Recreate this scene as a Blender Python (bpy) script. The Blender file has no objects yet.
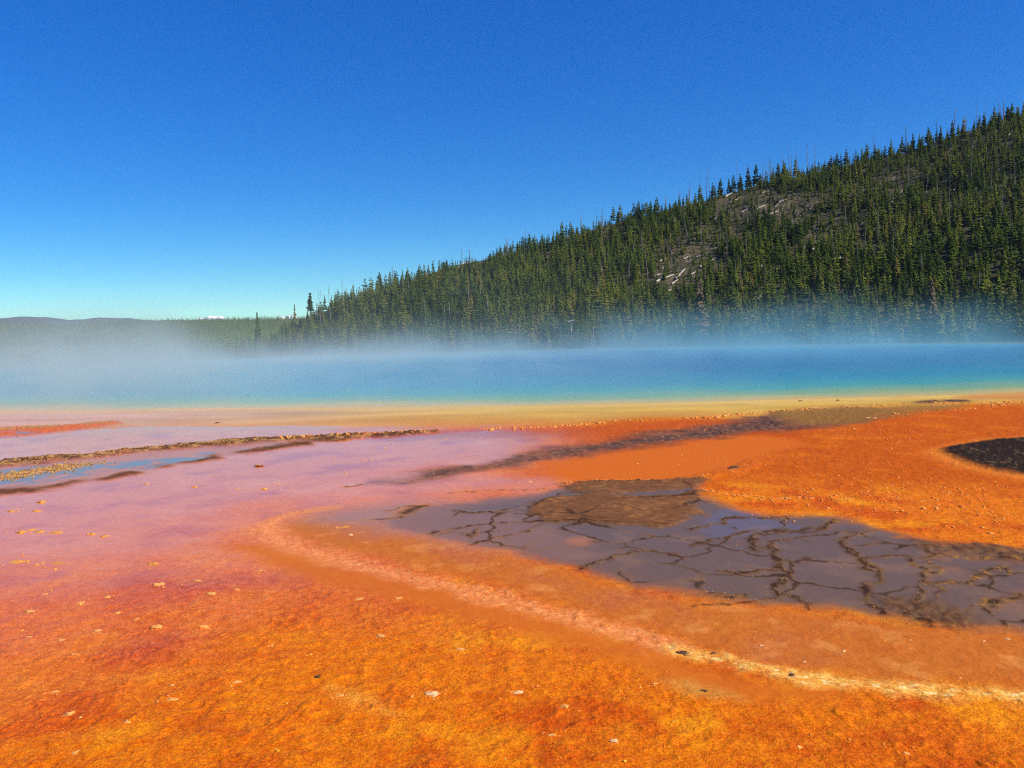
import bpy, math, random
import numpy as np
from mathutils import Matrix, Vector

random.seed(7)
RNG = np.random.default_rng(11)
scene = bpy.context.scene
COL = scene.collection

# ------------------------------------------------------------------ camera
W_PX, H_PX, F_PX = 1024.0, 768.0, 804.0
CAM_H = 2.6
PITCH = math.atan(53.0 / F_PX)
ROLL = math.radians(1.3)
_f = Vector((0, math.cos(PITCH), -math.sin(PITCH)))
_r0 = Vector((1, 0, 0))
_u0 = _r0.cross(_f)
_r = _r0 * math.cos(ROLL) - _u0 * math.sin(ROLL)
_u = _r0 * math.sin(ROLL) + _u0 * math.cos(ROLL)
cam_data = bpy.data.cameras.new('camera')
cam_data.sensor_fit = 'HORIZONTAL'
cam_data.sensor_width = 36.0
cam_data.lens = 36.0 * F_PX / W_PX
cam_data.clip_start = 0.1
cam_data.clip_end = 60000
cam = bpy.data.objects.new('camera', cam_data)
COL.objects.link(cam)
m = Matrix.Identity(4)
for i in range(3):
    m[i][0], m[i][1], m[i][2], m[i][3] = _r[i], _u[i], -_f[i], (0, 0, CAM_H)[i]
cam.matrix_world = m
scene.camera = cam
vs_ = scene.view_settings
scene.display_settings.display_device = 'sRGB'
vs_.view_transform = 'Standard'
vs_.look = 'None'
vs_.exposure = 0.5
vs_.gamma = 1.0
vs_.use_curve_mapping = False
scene.render.engine = 'CYCLES'
cy = scene.cycles
cy.use_denoising = False
cy.use_adaptive_sampling = True
cy.adaptive_threshold = 0.015
cy.filter_width = 1.2
cy.max_bounces = 6
cy.diffuse_bounces = 2
cy.glossy_bounces = 3
cy.volume_bounces = 1
cy.transmission_bounces = 2
cy.caustics_reflective = False
cy.caustics_refractive = False
R_, U_, F_ = (np.array(v) for v in (_r, _u, _f))


def ray(px, py):
    """direction in the world of a spot of the photograph"""
    d = F_ * F_PX + R_ * (px - W_PX / 2) - U_ * (py - H_PX / 2)
    return d / np.linalg.norm(d)


def on_ground(px, py, z=0.0):
    d = ray(px, py)
    t = (z - CAM_H) / d[2]
    return np.array((d[0] * t, d[1] * t))


def at_range(px, py, r):
    """point at horizontal range r seen in that direction"""
    d = ray(px, py)
    t = r / math.hypot(d[0], d[1])
    return np.array((d[0] * t, d[1] * t, CAM_H + d[2] * t))


def to_px(p):
    q = np.asarray(p, float) - np.array((0, 0, CAM_H))
    zf = q @ F_
    return W_PX / 2 + F_PX * (q @ R_) / zf, H_PX / 2 - F_PX * (q @ U_) / zf


# ------------------------------------------------------------------ helpers
def lin(r, g, b):
    return np.array([(c / 255 / 12.92) if c / 255 <= 0.04045 else ((c / 255 + 0.055) / 1.055) ** 2.4 for c in (r, g, b)])


def smooth(a, b, x):
    t = np.clip((x - a) / (b - a), 0, 1)
    return t * t * (3 - 2 * t)


def _hash(ix, iy, seed):
    h = (ix.astype(np.int64) * 374761393 + iy.astype(np.int64) * 668265263 + seed * 1442695041) & 0xFFFFFFFF
    h = ((h ^ (h >> 13)) * 1274126177) & 0xFFFFFFFF
    return (h ^ (h >> 16)) & 0xFFFFFFFF


def noise2(x, y, seed=0):
    """gradient noise, about -1..1"""
    ix, iy = np.floor(x), np.floor(y)
    fx, fy = x - ix, y - iy
    u, v = fx * fx * fx * (fx * (fx * 6 - 15) + 10), fy * fy * fy * (fy * (fy * 6 - 15) + 10)

    def g(ax, ay):
        a = _hash(ix + ax, iy + ay, seed) * (2 * math.pi / 4294967296.0)
        return np.cos(a) * (fx - ax) + np.sin(a) * (fy - ay)
    n0 = g(0, 0) * (1 - u) + g(1, 0) * u
    n1 = g(0, 1) * (1 - u) + g(1, 1) * u
    return (n0 * (1 - v) + n1 * v) * 1.5


def fbm(x, y, scale, octaves=4, seed=0, gain=0.5):
    s, a, t = 0.0, 1.0, 0.0
    f = 1.0 / scale
    for o in range(octaves):
        s = s + a * noise2(x * f + o * 17.3, y * f - o * 9.1, seed + o * 31)
        t += a
        a *= gain
        f *= 2.03
    return s / t * 1.3


def tag(o, label=None, cat=None, group=None, kind=None):
    if label:
        o['label'] = label
    if cat:
        o['category'] = cat
    if group:
        o['group'] = group
    if kind:
        o['kind'] = kind
    return o


def mesh_np(name, verts, faces, mat, parent=None, smooth_shade=False):
    """faces: int array (n,3) or (n,4), or list of such arrays"""
    verts = np.asarray(verts, np.float32)
    if isinstance(faces, np.ndarray):
        faces = [faces]
    me = bpy.data.meshes.new(name)
    me.vertices.add(len(verts))
    me.vertices.foreach_set('co', verts.ravel())
    loops = np.concatenate([f.ravel() for f in faces]).astype(np.int32)
    sizes = np.concatenate([np.full(len(f), f.shape[1], np.int32) for f in faces])
    starts = np.concatenate([[0], np.cumsum(sizes)[:-1]]).astype(np.int32)
    me.loops.add(len(loops))
    me.loops.foreach_set('vertex_index', loops)
    me.polygons.add(len(sizes))
    me.polygons.foreach_set('loop_start', starts)
    me.polygons.foreach_set('loop_total', sizes)
    if smooth_shade:
        me.polygons.foreach_set('use_smooth', np.ones(len(sizes), bool))
    me.update(calc_edges=True)
    me.validate()
    if mat:
        me.materials.append(mat)
    o = bpy.data.objects.new(name, me)
    COL.objects.link(o)
    if parent:
        o.parent = parent
    return o


def attr_float(o, name, arr):
    a = o.data.attributes.new(name, 'FLOAT', 'POINT')
    a.data.foreach_set('value', np.asarray(arr, np.float32).ravel())


def attr_color(o, name, arr):
    a = o.data.attributes.new(name, 'FLOAT_COLOR', 'POINT')
    c = np.ones((len(arr), 4), np.float32)
    c[:, :3] = arr
    a.data.foreach_set('color', c.ravel())


def grid_faces(nr, nc, wrap=False):
    i, j = np.meshgrid(np.arange(nr - 1), np.arange(nc if wrap else nc - 1), indexing='ij')
    j2 = (j + 1) % nc
    a, b, c, d = i * nc + j, i * nc + j2, (i + 1) * nc + j2, (i + 1) * nc + j
    return np.stack([a.ravel(), b.ravel(), c.ravel(), d.ravel()], 1)


class Nodes:
    def __init__(self, name, world=False):
        if world:
            self.mat = bpy.data.worlds.new(name)
        else:
            self.mat = bpy.data.materials.new(name)
        self.mat.use_nodes = True
        self.t = self.mat.node_tree
        self.t.nodes.clear()

    def n(self, typ, **kw):
        node = self.t.nodes.new(typ)
        for k, v in kw.items():
            if k.startswith('i_'):
                key = k[2:]
                key = int(key) if key.isdigit() else key.replace('_', ' ')
                node.inputs[key].default_value = v
            else:
                setattr(node, k, v)
        return node

    def l(self, a, b):
        self.t.links.new(a, b)

    def math(self, op, a, b=None, clamp=False):
        node = self.t.nodes.new('ShaderNodeMath')
        node.operation = op
        node.use_clamp = clamp
        for k, v in enumerate((a, b)):
            if v is None:
                continue
            if isinstance(v, (int, float)):
                node.inputs[k].default_value = v
            else:
                self.l(v, node.inputs[k])
        return node.outputs[0]

    def mix(self, fac, a, b, blend='MIX'):
        node = self.t.nodes.new('ShaderNodeMix')
        node.data_type = 'RGBA'
        node.blend_type = blend
        node.clamp_factor = True
        for sock, v in ((node.inputs[0], fac), (node.inputs[6], a), (node.inputs[7], b)):
            if isinstance(v, (int, float)):
                sock.default_value = v
            elif isinstance(v, (tuple, list, np.ndarray)):
                sock.default_value = (v[0], v[1], v[2], 1)
            else:
                self.l(v, sock)
        return node.outputs[2]

    def ramp(self, fac, stops):
        node = self.t.nodes.new('ShaderNodeValToRGB')
        e = node.color_ramp.elements
        while len(e) < len(stops):
            e.new(0.5)
        for k, (p, c) in enumerate(stops):
            e[k].position = p
            e[k].color = (c[0], c[1], c[2], 1) if not isinstance(c, (int, float)) else (c, c, c, 1)
        self.l(fac, node.inputs[0])
        return node.outputs[0]

    def noise(self, vec, scale, detail=4, rough=0.55, dist=0.0):
        node = self.n('ShaderNodeTexNoise', i_Scale=scale, i_Detail=detail, i_Roughness=rough, i_Distortion=dist)
        if vec is not None:
            self.l(vec, node.inputs['Vector'])
        return node.outputs[0]

    def out(self, surf=None, vol=None):
        o = self.n('ShaderNodeOutputMaterial')
        if surf is not None:
            self.l(surf, o.inputs['Surface'])
        if vol is not None:
            self.l(vol, o.inputs['Volume'])
        return self.mat


def flat_mat(name, a, b, scale=3.0, rough=0.85):
    nd = Nodes(name)
    t = nd.n('ShaderNodeTexCoord').outputs['Object']
    cc = nd.mix(nd.ramp(nd.noise(t, scale, 4, 0.65), [(0.35, 0.0), (0.65, 1.0)]), a, b)
    p = nd.n('ShaderNodeBsdfPrincipled', i_Roughness=rough)
    p.inputs['Specular IOR Level'].default_value = 0.2
    nd.l(cc, p.inputs['Base Color'])
    return nd.out(p.outputs[0])


# ------------------------------------------------------------------ light
SUN_EL = math.radians(38)
SUN_AZ = math.radians(112)          # clockwise from +Y (view direction) towards +X
sun_dir = Vector((math.sin(SUN_AZ) * math.cos(SUN_EL), math.cos(SUN_AZ) * math.cos(SUN_EL), math.sin(SUN_EL)))
sd_ = bpy.data.lights.new('sun', 'SUN')
sd_.energy = 5.0
sd_.angle = math.radians(0.5)
sd_.color = (1.0, 0.92, 0.78)
sun = bpy.data.objects.new('sun', sd_)
sun.rotation_euler = (-sun_dir).to_track_quat('-Z', 'Y').to_euler()
sun.location = (40, -20, 60)
COL.objects.link(sun)

wn = Nodes('World', world=True)
scene.world = wn.mat
sky = wn.n('ShaderNodeTexSky', sky_type='NISHITA', sun_disc=False, sun_elevation=SUN_EL, sun_rotation=SUN_AZ,
           altitude=2200, air_density=1.0, dust_density=0.6, ozone_density=3.0)
hs = wn.n('ShaderNodeHueSaturation', i_Saturation=1.35, i_Value=1.0)
wn.l(sky.outputs[0], hs.inputs['Color'])
gam = wn.n('ShaderNodeGamma', i_Gamma=1.5)
wn.l(hs.outputs[0], gam.inputs['Color'])
sv = wn.n('ShaderNodeSeparateColor', mode='HSV')
wn.l(hs.outputs[0], sv.inputs[0])
vk = wn.math('MULTIPLY', wn.math('POWER', wn.math('MAXIMUM', sv.outputs[2], 0.05), -0.8), 1.55)
deep = wn.n('ShaderNodeVectorMath', operation='SCALE')
wn.l(gam.outputs[0], deep.inputs[0])
wn.l(vk, deep.inputs['Scale'])
bg = wn.n('ShaderNodeBackground', i_Strength=0.108)
wn.l(wn.mix(1.0, deep.outputs[0], (0.85, 1.13, 1.04), 'MULTIPLY'), bg.inputs['Color'])
wo = wn.n('ShaderNodeOutputWorld')
wn.l(bg.outputs[0], wo.inputs['Surface'])

# ------------------------------------------------------------------ the spring pool outline
PX, PY, PA, PB = 5.0, 65.0, 62.0, 37.5


def pool_sd(x, y):
    """approximate signed distance to the shore, positive on land"""
    dx, dy = (x - PX), (y - PY)
    ph = np.arctan2(dy / PB, dx / PA)
    k = np.sqrt((dx / PA) ** 2 + (dy / PB) ** 2) + 1e-6
    wob = 1 + 0.008 * np.sin(5 * ph + 1.0) + 0.006 * np.sin(11 * ph) + 0.004 * np.sin(23 * ph + 2)
    g = np.sqrt((dx / PA ** 2) ** 2 + (dy / PB ** 2) ** 2) / k + 1e-9
    return (k - wob) / g


# ------------------------------------------------------------------ ground attributes
def catmull(pts, closed, sub=5):
    pts = np.asarray(pts, float)
    n = len(pts)
    out = []
    rng = range(n) if closed else range(n - 1)
    for i in rng:
        if closed:
            p0, p1, p2, p3 = pts[(i - 1) % n], pts[i], pts[(i + 1) % n], pts[(i + 2) % n]
        else:
            p0, p1, p2, p3 = pts[max(i - 1, 0)], pts[i], pts[i + 1], pts[min(i + 2, n - 1)]
        for k in range(sub):
            t = k / sub
            out.append(0.5 * ((2 * p1) + (-p0 + p2) * t + (2 * p0 - 5 * p1 + 4 * p2 - p3) * t * t + (-p0 + 3 * p1 - 3 * p2 + p3) * t ** 3))
    if not closed:
        out.append(pts[-1])
    return np.array(out)


def ground_pts(pxs):
    return np.array([on_ground(a, b) for a, b in pxs])


def seg_dist(x, y, pts, closed):
    n = len(pts)
    d2 = np.full(x.shape, 1e12)
    inside = np.zeros(x.shape, bool)
    for i in range(n if closed else n - 1):
        a, b = pts[i], pts[(i + 1) % n]
        ex, ey = b - a
        L2 = ex * ex + ey * ey + 1e-12
        t = np.clip(((x - a[0]) * ex + (y - a[1]) * ey) / L2, 0, 1)
        d2 = np.minimum(d2, (x - a[0] - ex * t) ** 2 + (y - a[1] - ey * t) ** 2)
        if closed:
            c = (a[1] > y) != (b[1] > y)
            xi = a[0] + (y - a[1]) * ex / (ey if abs(ey) > 1e-12 else 1e-12)
            inside ^= c & (x < xi)
    d = np.sqrt(d2)
    return np.where(inside, -d, d) if closed else d


class Zone:
    """evaluates shapes drawn on the ground at the ground's vertices, by bounding box"""
    def __init__(self, x, y):
        self.x, self.y = x, y
        self.wx = fbm(x, y, 1.3, 4, 101)
        self.wy = fbm(x, y, 1.3, 4, 202)
        self.sx = fbm(x, y, 0.22, 3, 303)
        self.sy = fbm(x, y, 0.22, 3, 404)

    def area(self, pxs, soft, warp=0.25, fine=0.04, sub=5):
        p = catmull(ground_pts(pxs), True, sub)
        out = np.zeros(self.x.shape)
        pad = soft + warp * 2 + 0.3
        s = (self.x > p[:, 0].min() - pad) & (self.x < p[:, 0].max() + pad) & (self.y > p[:, 1].min() - pad) & (self.y < p[:, 1].max() + pad)
        x = self.x[s] + self.wx[s] * warp + self.sx[s] * fine
        y = self.y[s] + self.wy[s] * warp + self.sy[s] * fine
        out[s] = smooth(soft, -soft, seg_dist(x, y, p, True))
        return out

    def line(self, pxs, width, soft=None, warp=0.1, fine=0.04, sub=4):
        """1 on the line, falling to 0 at distance width"""
        p = catmull(ground_pts(pxs), False, sub)
        out = np.zeros(self.x.shape)
        pad = width + warp * 2 + 0.2
        s = (self.x > p[:, 0].min() - pad) & (self.x < p[:, 0].max() + pad) & (self.y > p[:, 1].min() - pad) & (self.y < p[:, 1].max() + pad)
        x = self.x[s] + self.wx[s] * warp + self.sx[s] * fine
        y = self.y[s] + self.wy[s] * warp + self.sy[s] * fine
        d = seg_dist(x, y, p, False)
        out[s] = smooth(width, width * 0.25 if soft is None else max(width - soft, 0.0), d)
        return out


def off(z, ox, oy, pts):
    return [(ox + a / z, oy + b / z) for a, b in pts]


DARK_POOL = [(392, 521), (430, 508), (478, 500), (528, 494), (570, 487), (640, 485), (696, 480), (704, 490), (722, 506), (760, 514),
             (830, 518), (872, 526), (905, 534), (960, 543), (1030, 552), (1110, 560), (1190, 574), (1240, 600), (1220, 628), (1150, 642), (1090, 638), (1030, 630), (960, 626), (900, 620),
             (850, 614), (800, 609), (740, 603), (690, 595), (650, 586), (610, 575), (560, 562), (500, 548), (450, 538), (412, 530)]
PLATE_UP = [(560, 486), (600, 482), (650, 481), (700, 478), (712, 481), (694, 488), (660, 491), (610, 494), (575, 493)]
PLATE_LOW = [(526, 508), (545, 499), (560, 497), (575, 498), (592, 494), (650, 497), (690, 494), (712, 490), (700, 499), (690, 505), (700, 516), (688, 514), (678, 522), (650, 526), (590, 523), (545, 521)]
DARK_STREAK = [(382, 483), (430, 471), (480, 462), (540, 452), (590, 443), (640, 434), (690, 428), (735, 421), (770, 413), (820, 409), (868, 408), (884, 413),
               (868, 421), (810, 428), (745, 434), (690, 440), (640, 447), (590, 455), (540, 463), (470, 473), (415, 482)]
OLIVE = [(775, 412), (830, 408), (880, 407), (930, 405), (960, 406), (920, 412), (886, 418), (850, 423), (800, 424)]
DARK_SPOT = [(944, 452), (962, 445), (990, 441), (1030, 438), (1110, 434), (1180, 436), (1225, 446), (1200, 466), (1150, 482), (1100, 484), (1050, 479), (1020, 475), (990, 471), (965, 463)]
LEFT_CRUST = [(-60, 470), (0, 463), (60, 457), (130, 450), (200, 444), (260, 440), (335, 437), (335, 440), (275, 448), (218, 458), (160, 470), (90, 483), (40, 490), (0, 494), (-60, 500)]
LEFT_POOLS = [[(-60, 474), (0, 470), (40, 465), (62, 463), (50, 467), (15, 472), (-60, 482)],
              [(-60, 488), (0, 481), (50, 471), (105, 463), (150, 460), (132, 466), (90, 474), (45, 482), (0, 488), (-60, 496)],
              [(120, 466), (165, 459), (215, 456), (175, 464), (140, 470)], [(200, 453), (240, 449), (290, 444), (250, 449), (215, 454)]]
TOP_LEFT_CRUST = [(-60, 431), (0, 428), (60, 426), (108, 422), (122, 424), (80, 430), (40, 434), (0, 437), (-60, 440)]
TOP_LEFT_POOL = [(-60, 435), (0, 433), (38, 432), (20, 435), (-60, 440)]
PINK = [(-160, 412), (200, 414), (420, 427), (560, 428), (625, 440), (560, 461), (470, 470), (545, 478), (560, 484), (500, 494), (430, 504), (380, 512), (330, 512),
        (288, 516), (258, 530), (258, 545), (252, 566), (200, 570), (130, 572), (60, 585), (-60, 600), (-160, 610)]
BRIGHT_POOL = [(545, 468), (600, 456), (690, 442), (745, 436), (800, 441), (780, 452), (760, 462), (742, 470), (700, 477), (640, 481), (580, 483), (552, 478)]
CLAY = [(300, 520), (340, 516), (400, 532), (480, 550), (560, 568), (640, 592), (720, 604), (800, 613), (900, 624), (1040, 634), (1140, 640), (1140, 706),
        (1024, 690), (900, 684), (800, 668), (730, 654), (660, 636), (560, 604), (440, 572), (330, 546), (285, 532)]
SMOOTH_BAND = [(236, 548), (270, 545), (340, 562), (450, 590), (560, 620), (650, 648), (760, 678), (850, 692), (800, 700), (700, 690), (600, 655), (480, 618), (380, 596), (290, 575)]
PATH_LINE = [(330, 508), (296, 514), (270, 522), (266, 532), (290, 545), (340, 559), (400, 574), (460, 589), (520, 604), (580, 620), (630, 636), (668, 648)]
YELLOW_LINE = [(676, 650), (720, 657), (760, 667), (800, 677), (860, 685), (930, 692), (1030, 698), (1120, 700)]
RIM_1 = [(262, 440), (330, 437), (400, 433), (480, 430), (560, 427), (640, 420), (700, 418), (760, 413), (850, 407), (930, 404), (1030, 402), (1100, 400)]
RIM_2 = [(895, 415), (930, 412), (965, 410), (992, 407), (1012, 403)]
RIM_3 = [(700, 491), (735, 496), (775, 500), (800, 499), (840, 502)]
RIM_4 = [(560, 484), (610, 481), (660, 480), (705, 477), (735, 470), (760, 462)]
o6 = lambda pts: off(2.667, 640, 360, pts)
o4 = lambda pts: off(5.12, 850, 490, pts)
o3 = lambda pts: off(5.488, 690, 480, pts)
o5 = lambda pts: off(2.844, 300, 400, pts)
CRACKS = [
    o6([(310, 470), (305, 490), (320, 500), (355, 505), (372, 520), (378, 555), (390, 575), (370, 590), (360, 615), (400, 630), (440, 645), (455, 668)]),
    o6([(310, 470), (340, 455), (400, 455), (440, 460), (480, 448), (515, 430)]),
    o6([(620, 455), (560, 470), (535, 485), (550, 510), (590, 530), (600, 555), (625, 565), (630, 580), (590, 600), (610, 620), (605, 650), (640, 680)]),
    o4([(0, 305), (50, 345), (85, 350), (230, 340), (325, 345), (350, 375), (390, 420), (360, 450), (400, 475), (450, 490), (480, 500), (470, 560)]),
    o4([(85, 350), (80, 380), (130, 410), (120, 440), (145, 460), (65, 485), (100, 520), (75, 560), (120, 600), (160, 640)]),
    o4([(450, 490), (520, 470), (600, 470), (660, 440), (720, 410), (790, 395), (800, 430)]),
    o4([(430, 430), (450, 390), (400, 350), (480, 335), (560, 345), (660, 355), (730, 340), (891, 360)]),
    o4([(880, 525), (850, 545), (780, 570), (720, 590), (715, 610), (740, 630)]),
    o4([(370, 500), (350, 540), (360, 590), (300, 620), (340, 660), (400, 690)]),
    o3([(0, 360), (60, 340), (120, 320), (250, 310), (300, 285), (390, 275), (480, 285), (600, 280), (640, 265), (740, 265), (790, 220)]),
    o3([(370, 390), (350, 330), (380, 305), (480, 290), (560, 285)]),
    o3([(430, 370), (450, 335), (540, 320), (610, 305)]),
    o3([(0, 275), (100, 245), (170, 235), (190, 220), (270, 205)]),
    o3([(440, 355), (470, 400), (490, 480), (530, 520), (500, 570), (460, 600)]),
    o3([(150, 495), (230, 510), (310, 500), (400, 490), (470, 500)]),
    o3([(60, 640), (120, 620), (190, 630), (280, 635), (230, 645), (140, 640)]),
    o3([(0, 690), (150, 685), (300, 680), (400, 660), (500, 630), (590, 640), (660, 690)]),
    o5([(355, 385), (430, 365), (500, 355), (580, 348), (700, 347), (840, 347), (1024, 352)]),
    o5([(485, 412), (560, 390), (640, 375), (690, 355)]),
    o5([(430, 265), (480, 262), (540, 258), (640, 255), (700, 250)]),
    o5([(236, 318), (300, 305), (365, 303)]),
    o5([(180, 343), (230, 341), (290, 336)]),
    o5([(440, 315), (550, 318), (650, 310), (690, 285), (760, 265), (820, 268)]),
    o5([(800, 480), (860, 460), (900, 440), (980, 430), (1060, 440)]),
    o5([(120, 250), (180, 242)]),
    o5([(500, 365), (490, 385), (470, 380)]),
    o5([(750, 240), (850, 235), (930, 233), (1024, 234)]),
]

# rows by range, columns by bearing: closer together where the ground is near
p_off = np.arange(486, 23.5, -0.8)
r_rows = CAM_H * F_PX / p_off
near = np.linspace(0.4, r_rows[0] - 0.15, 10)
far = [r_rows[-1]]
while far[-1] < 7600:
    far.append(far[-1] * 1.035 + 0.3)
rows = np.concatenate([near, r_rows, far[1:]])
cpx = np.arange(-720, 721, 1.3)
az_in = np.arctan(cpx / F_PX)
n_out = 64
az_out = np.linspace(az_in[-1], 2 * math.pi + az_in[0], n_out + 2)[1:-1]
az = np.concatenate([az_in, az_out])
RR, AZ = np.meshgrid(rows, az, indexing='ij')
GX, GY = (RR * np.sin(AZ)).ravel(), (RR * np.cos(AZ)).ravel()
RRf = RR.ravel()
NG = len(GX)

front = (RRf < 45) & (np.abs(np.arctan2(GX, GY)) < 0.95)
fi = np.where(front)[0]
x, y, r = GX[fi], GY[fi], RRf[fi]
Z = Zone(x, y)


def land_z(x, y):
    """height of the land sheet away from the mats: flat mound round the pool, falling to the meadows beyond"""
    sd = pool_sd(x, y)
    azi = np.arctan2(x, np.maximum(y, 1e-3))
    drop = 4.6 + 6.5 * smooth(-0.15, -0.5, azi)
    s = np.where(y > 55, sd, 0)
    z = -drop * smooth(2, 110, s)
    rr = np.hypot(x, y)
    z = z + fbm(x, y, 30, 3, 5) * 0.5 * smooth(15, 60, s)
    return z - 25 * smooth(700, 3000, rr) * (y > 0) * smooth(0, 300, rr)


gz = land_z(GX, GY)
sdp = pool_sd(GX, GY)
gz = np.where(sdp < 0, np.minimum(gz, -0.02 * smooth(0, -1.2, sdp) - 0.9 * smooth(-0.8, -7, sdp)), gz)
gcol = np.zeros((NG, 3))
gfilm = np.zeros(NG)
ggrain = np.full(NG, 0.5)
# meadow and dry sinter beyond the pool
n1 = fbm(GX, GY, 14, 4, 41)
meadow = np.array((0.075, 0.085, 0.028))[None] * (1 - smooth(-0.3, 0.5, n1))[:, None] + np.array((0.14, 0.12, 0.06))[None] * smooth(-0.3, 0.5, n1)[:, None]
gcol[:] = meadow
sinter = smooth(26, 6, sdp) * smooth(70, 45, GY)
gcol = gcol * (1 - sinter[:, None]) + lin(196, 178, 150)[None] * sinter[:, None] * 0.8

# the mats in front
c = np.zeros((len(fi), 3))
n_big = fbm(x, y, 3.0, 4, 61)
n_mid = fbm(x, y, 0.7, 4, 62)
n_fine = fbm(x, y, 0.14, 3, 63)


def put(col, mask):
    global c
    mask = np.clip(mask, 0, 1)[:, None]
    c = c * (1 - mask) + np.asarray(col)[None] * mask


RUST = lin(192, 86, 8)
ORANGE = lin(214, 120, 8)
GOLD = lin(228, 150, 16)
put(ORANGE, np.ones(len(fi)))
put(RUST, smooth(-0.2, 0.7, n_mid + 0.4 * n_big) * 0.9)
put(GOLD, smooth(0.1, 0.7, fbm(x, y, 0.9, 4, 64) + 0.25 * n_big) * 0.8)
film = np.full(len(fi), 0.08)
grain = np.full(len(fi), 1.0)
# reddish wet mat on the left
pink = Z.area(PINK, 2.3, 0.9, 0.05)
pink_soft = np.maximum(pink, smooth(3.0, -6.0, x + 0.25 * (r - 10)) * smooth(5.6, 9.4, r + 0.8 * n_big) * 0.95)
put(lin(212, 100, 52), pink_soft * 0.7 * smooth(-0.9, 0.5, n_mid + 0.4))
put(lin(222, 134, 66), pink)
put(lin(186, 82, 60), pink_soft * (1 - pink) * smooth(-0.5, 0.4, fbm(x, y, 1.1, 5, 133)) * 0.75)
put(lin(228, 142, 60), pink_soft * (1 - 0.8 * pink) * smooth(0.12, 0.5, fbm(x, y, 0.34, 5, 134, 0.6)) * smooth(-0.3, 0.4, fbm(x, y, 1.6, 3, 135)) * 0.75)
put(lin(170, 84, 78), pink_soft * smooth(0.05, 0.6, fbm(x, y, 1.3, 5, 71)) * 0.55)
film = np.maximum(film, pink)
film = np.maximum(film, 0.45 * pink_soft)
grain = grain * (1 - 0.6 * pink)
put(lin(196, 104, 66), pink * smooth(0.0, 0.6, fbm(x, y, 0.8, 5, 131)) * 0.45)
put(lin(236, 160, 100), pink * smooth(0.15, 0.6, fbm(x, y, 1.9, 5, 132)) * 0.4)
# orange terraces right of the middle
right_or = smooth(-1.0, 2.5, x - 0.02 * r) * smooth(13.0, 15.0, r + 0.6 * n_big)
put(lin(188, 92, 3), right_or)
put(lin(206, 112, 8), right_or * smooth(0.0, 0.6, fbm(x, y, 1.1, 4, 72)) * 0.8)
put(lin(178, 74, 4), right_or * smooth(0.1, 0.7, fbm(x, y * 0.6, 2.4, 4, 73)) * 0.7)
grain = np.where(right_or > 0.5, 0.9, grain)
film = film * (1 - right_or) + 0.04 * right_or
# cream and yellow shelf along the shore
sd = sdp[fi]
shelf_w = 6.0 + 1.5 * smooth(5, -15, x) - 2.2 * smooth(5, 18, x)
shelf = smooth(shelf_w, shelf_w - 3.2, sd + 0.9 * n_big)
cream = lin(216, 166, 144)[None] * smooth(2, -16, x)[:, None] + lin(214, 174, 70)[None] * (1 - smooth(2, -16, x))[:, None]
cream = cream * (0.86 + 0.3 * fbm(x * 0.25, y, 1.3, 4, 76))[:, None]
m_ = np.clip(shelf, 0, 1)[:, None]
c = c * (1 - m_) + cream * m_
put(lin(190, 132, 46), shelf * smooth(2.0, 4.5, sd + 0.9 * n_big) * 0.7 * smooth(-18, 0, x))
put(lin(212, 178, 98), shelf * smooth(2.0, 0.0, sd + 0.4 * n_big) * 0.6)
put(lin(176, 140, 46), shelf * smooth(0.2, 0.7, fbm(x, y, 2.2, 3, 75)) * smooth(0, 8, x) * 0.6)
grain = grain * (1 - 0.7 * shelf)
film = np.where(shelf > 0.5, 0.25, film)
# red-brown fringe between shelf and terraces
put(lin(184, 88, 22), Z.line([(400, 436), (480, 433), (560, 432), (640, 427), (720, 423)], 1.5, None, 0.2) * 0.8)
# smooth bright pool
bp = Z.area(BRIGHT_POOL, 0.35, 0.3)
put(lin(196, 96, 3), bp)
film = film * (1 - bp) + bp * 0.14
grain = grain * (1 - 0.85 * bp)
# grey-brown streak
ds = Z.area(DARK_STREAK, 0.5, 0.5)
put(lin(104, 72, 46), ds)
put(lin(66, 46, 32), ds * smooth(-0.2, 0.5, fbm(x, y, 0.6, 4, 81)) * 0.8)
put(lin(156, 116, 84), ds * smooth(0.15, 0.5, fbm(x, y, 0.16, 3, 84)) * 0.7)
put(lin(150, 92, 50), ds * smooth(0.15, 0.6, fbm(x, y, 1.7, 3, 82)) * 0.7)
film = film * (1 - ds) + ds * 0.24
ol = Z.area(OLIVE, 0.5, 0.4)
put(lin(146, 108, 30), ol * 0.85)
film = film * (1 - ol) + ol * 0.25
# dark dry spot and its pale ring
ring = Z.area([(930, 455), (955, 444), (990, 439), (1030, 436), (1110, 431), (1185, 433), (1232, 446), (1205, 469), (1150, 486), (1100, 487), (1050, 482), (1015, 478), (985, 474), (958, 467)], 0.3, 0.25)
put(lin(224, 140, 50), ring * 0.7)
dsp = Z.area(DARK_SPOT, 0.16, 0.2, 0.08)
put(lin(46, 37, 28), dsp)
put(lin(110, 92, 66), dsp * smooth(0.25, 0.6, n_fine + 0.4 * n_mid) * 0.7)
film = film * (1 - dsp)
grain = np.maximum(grain, dsp)
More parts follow.
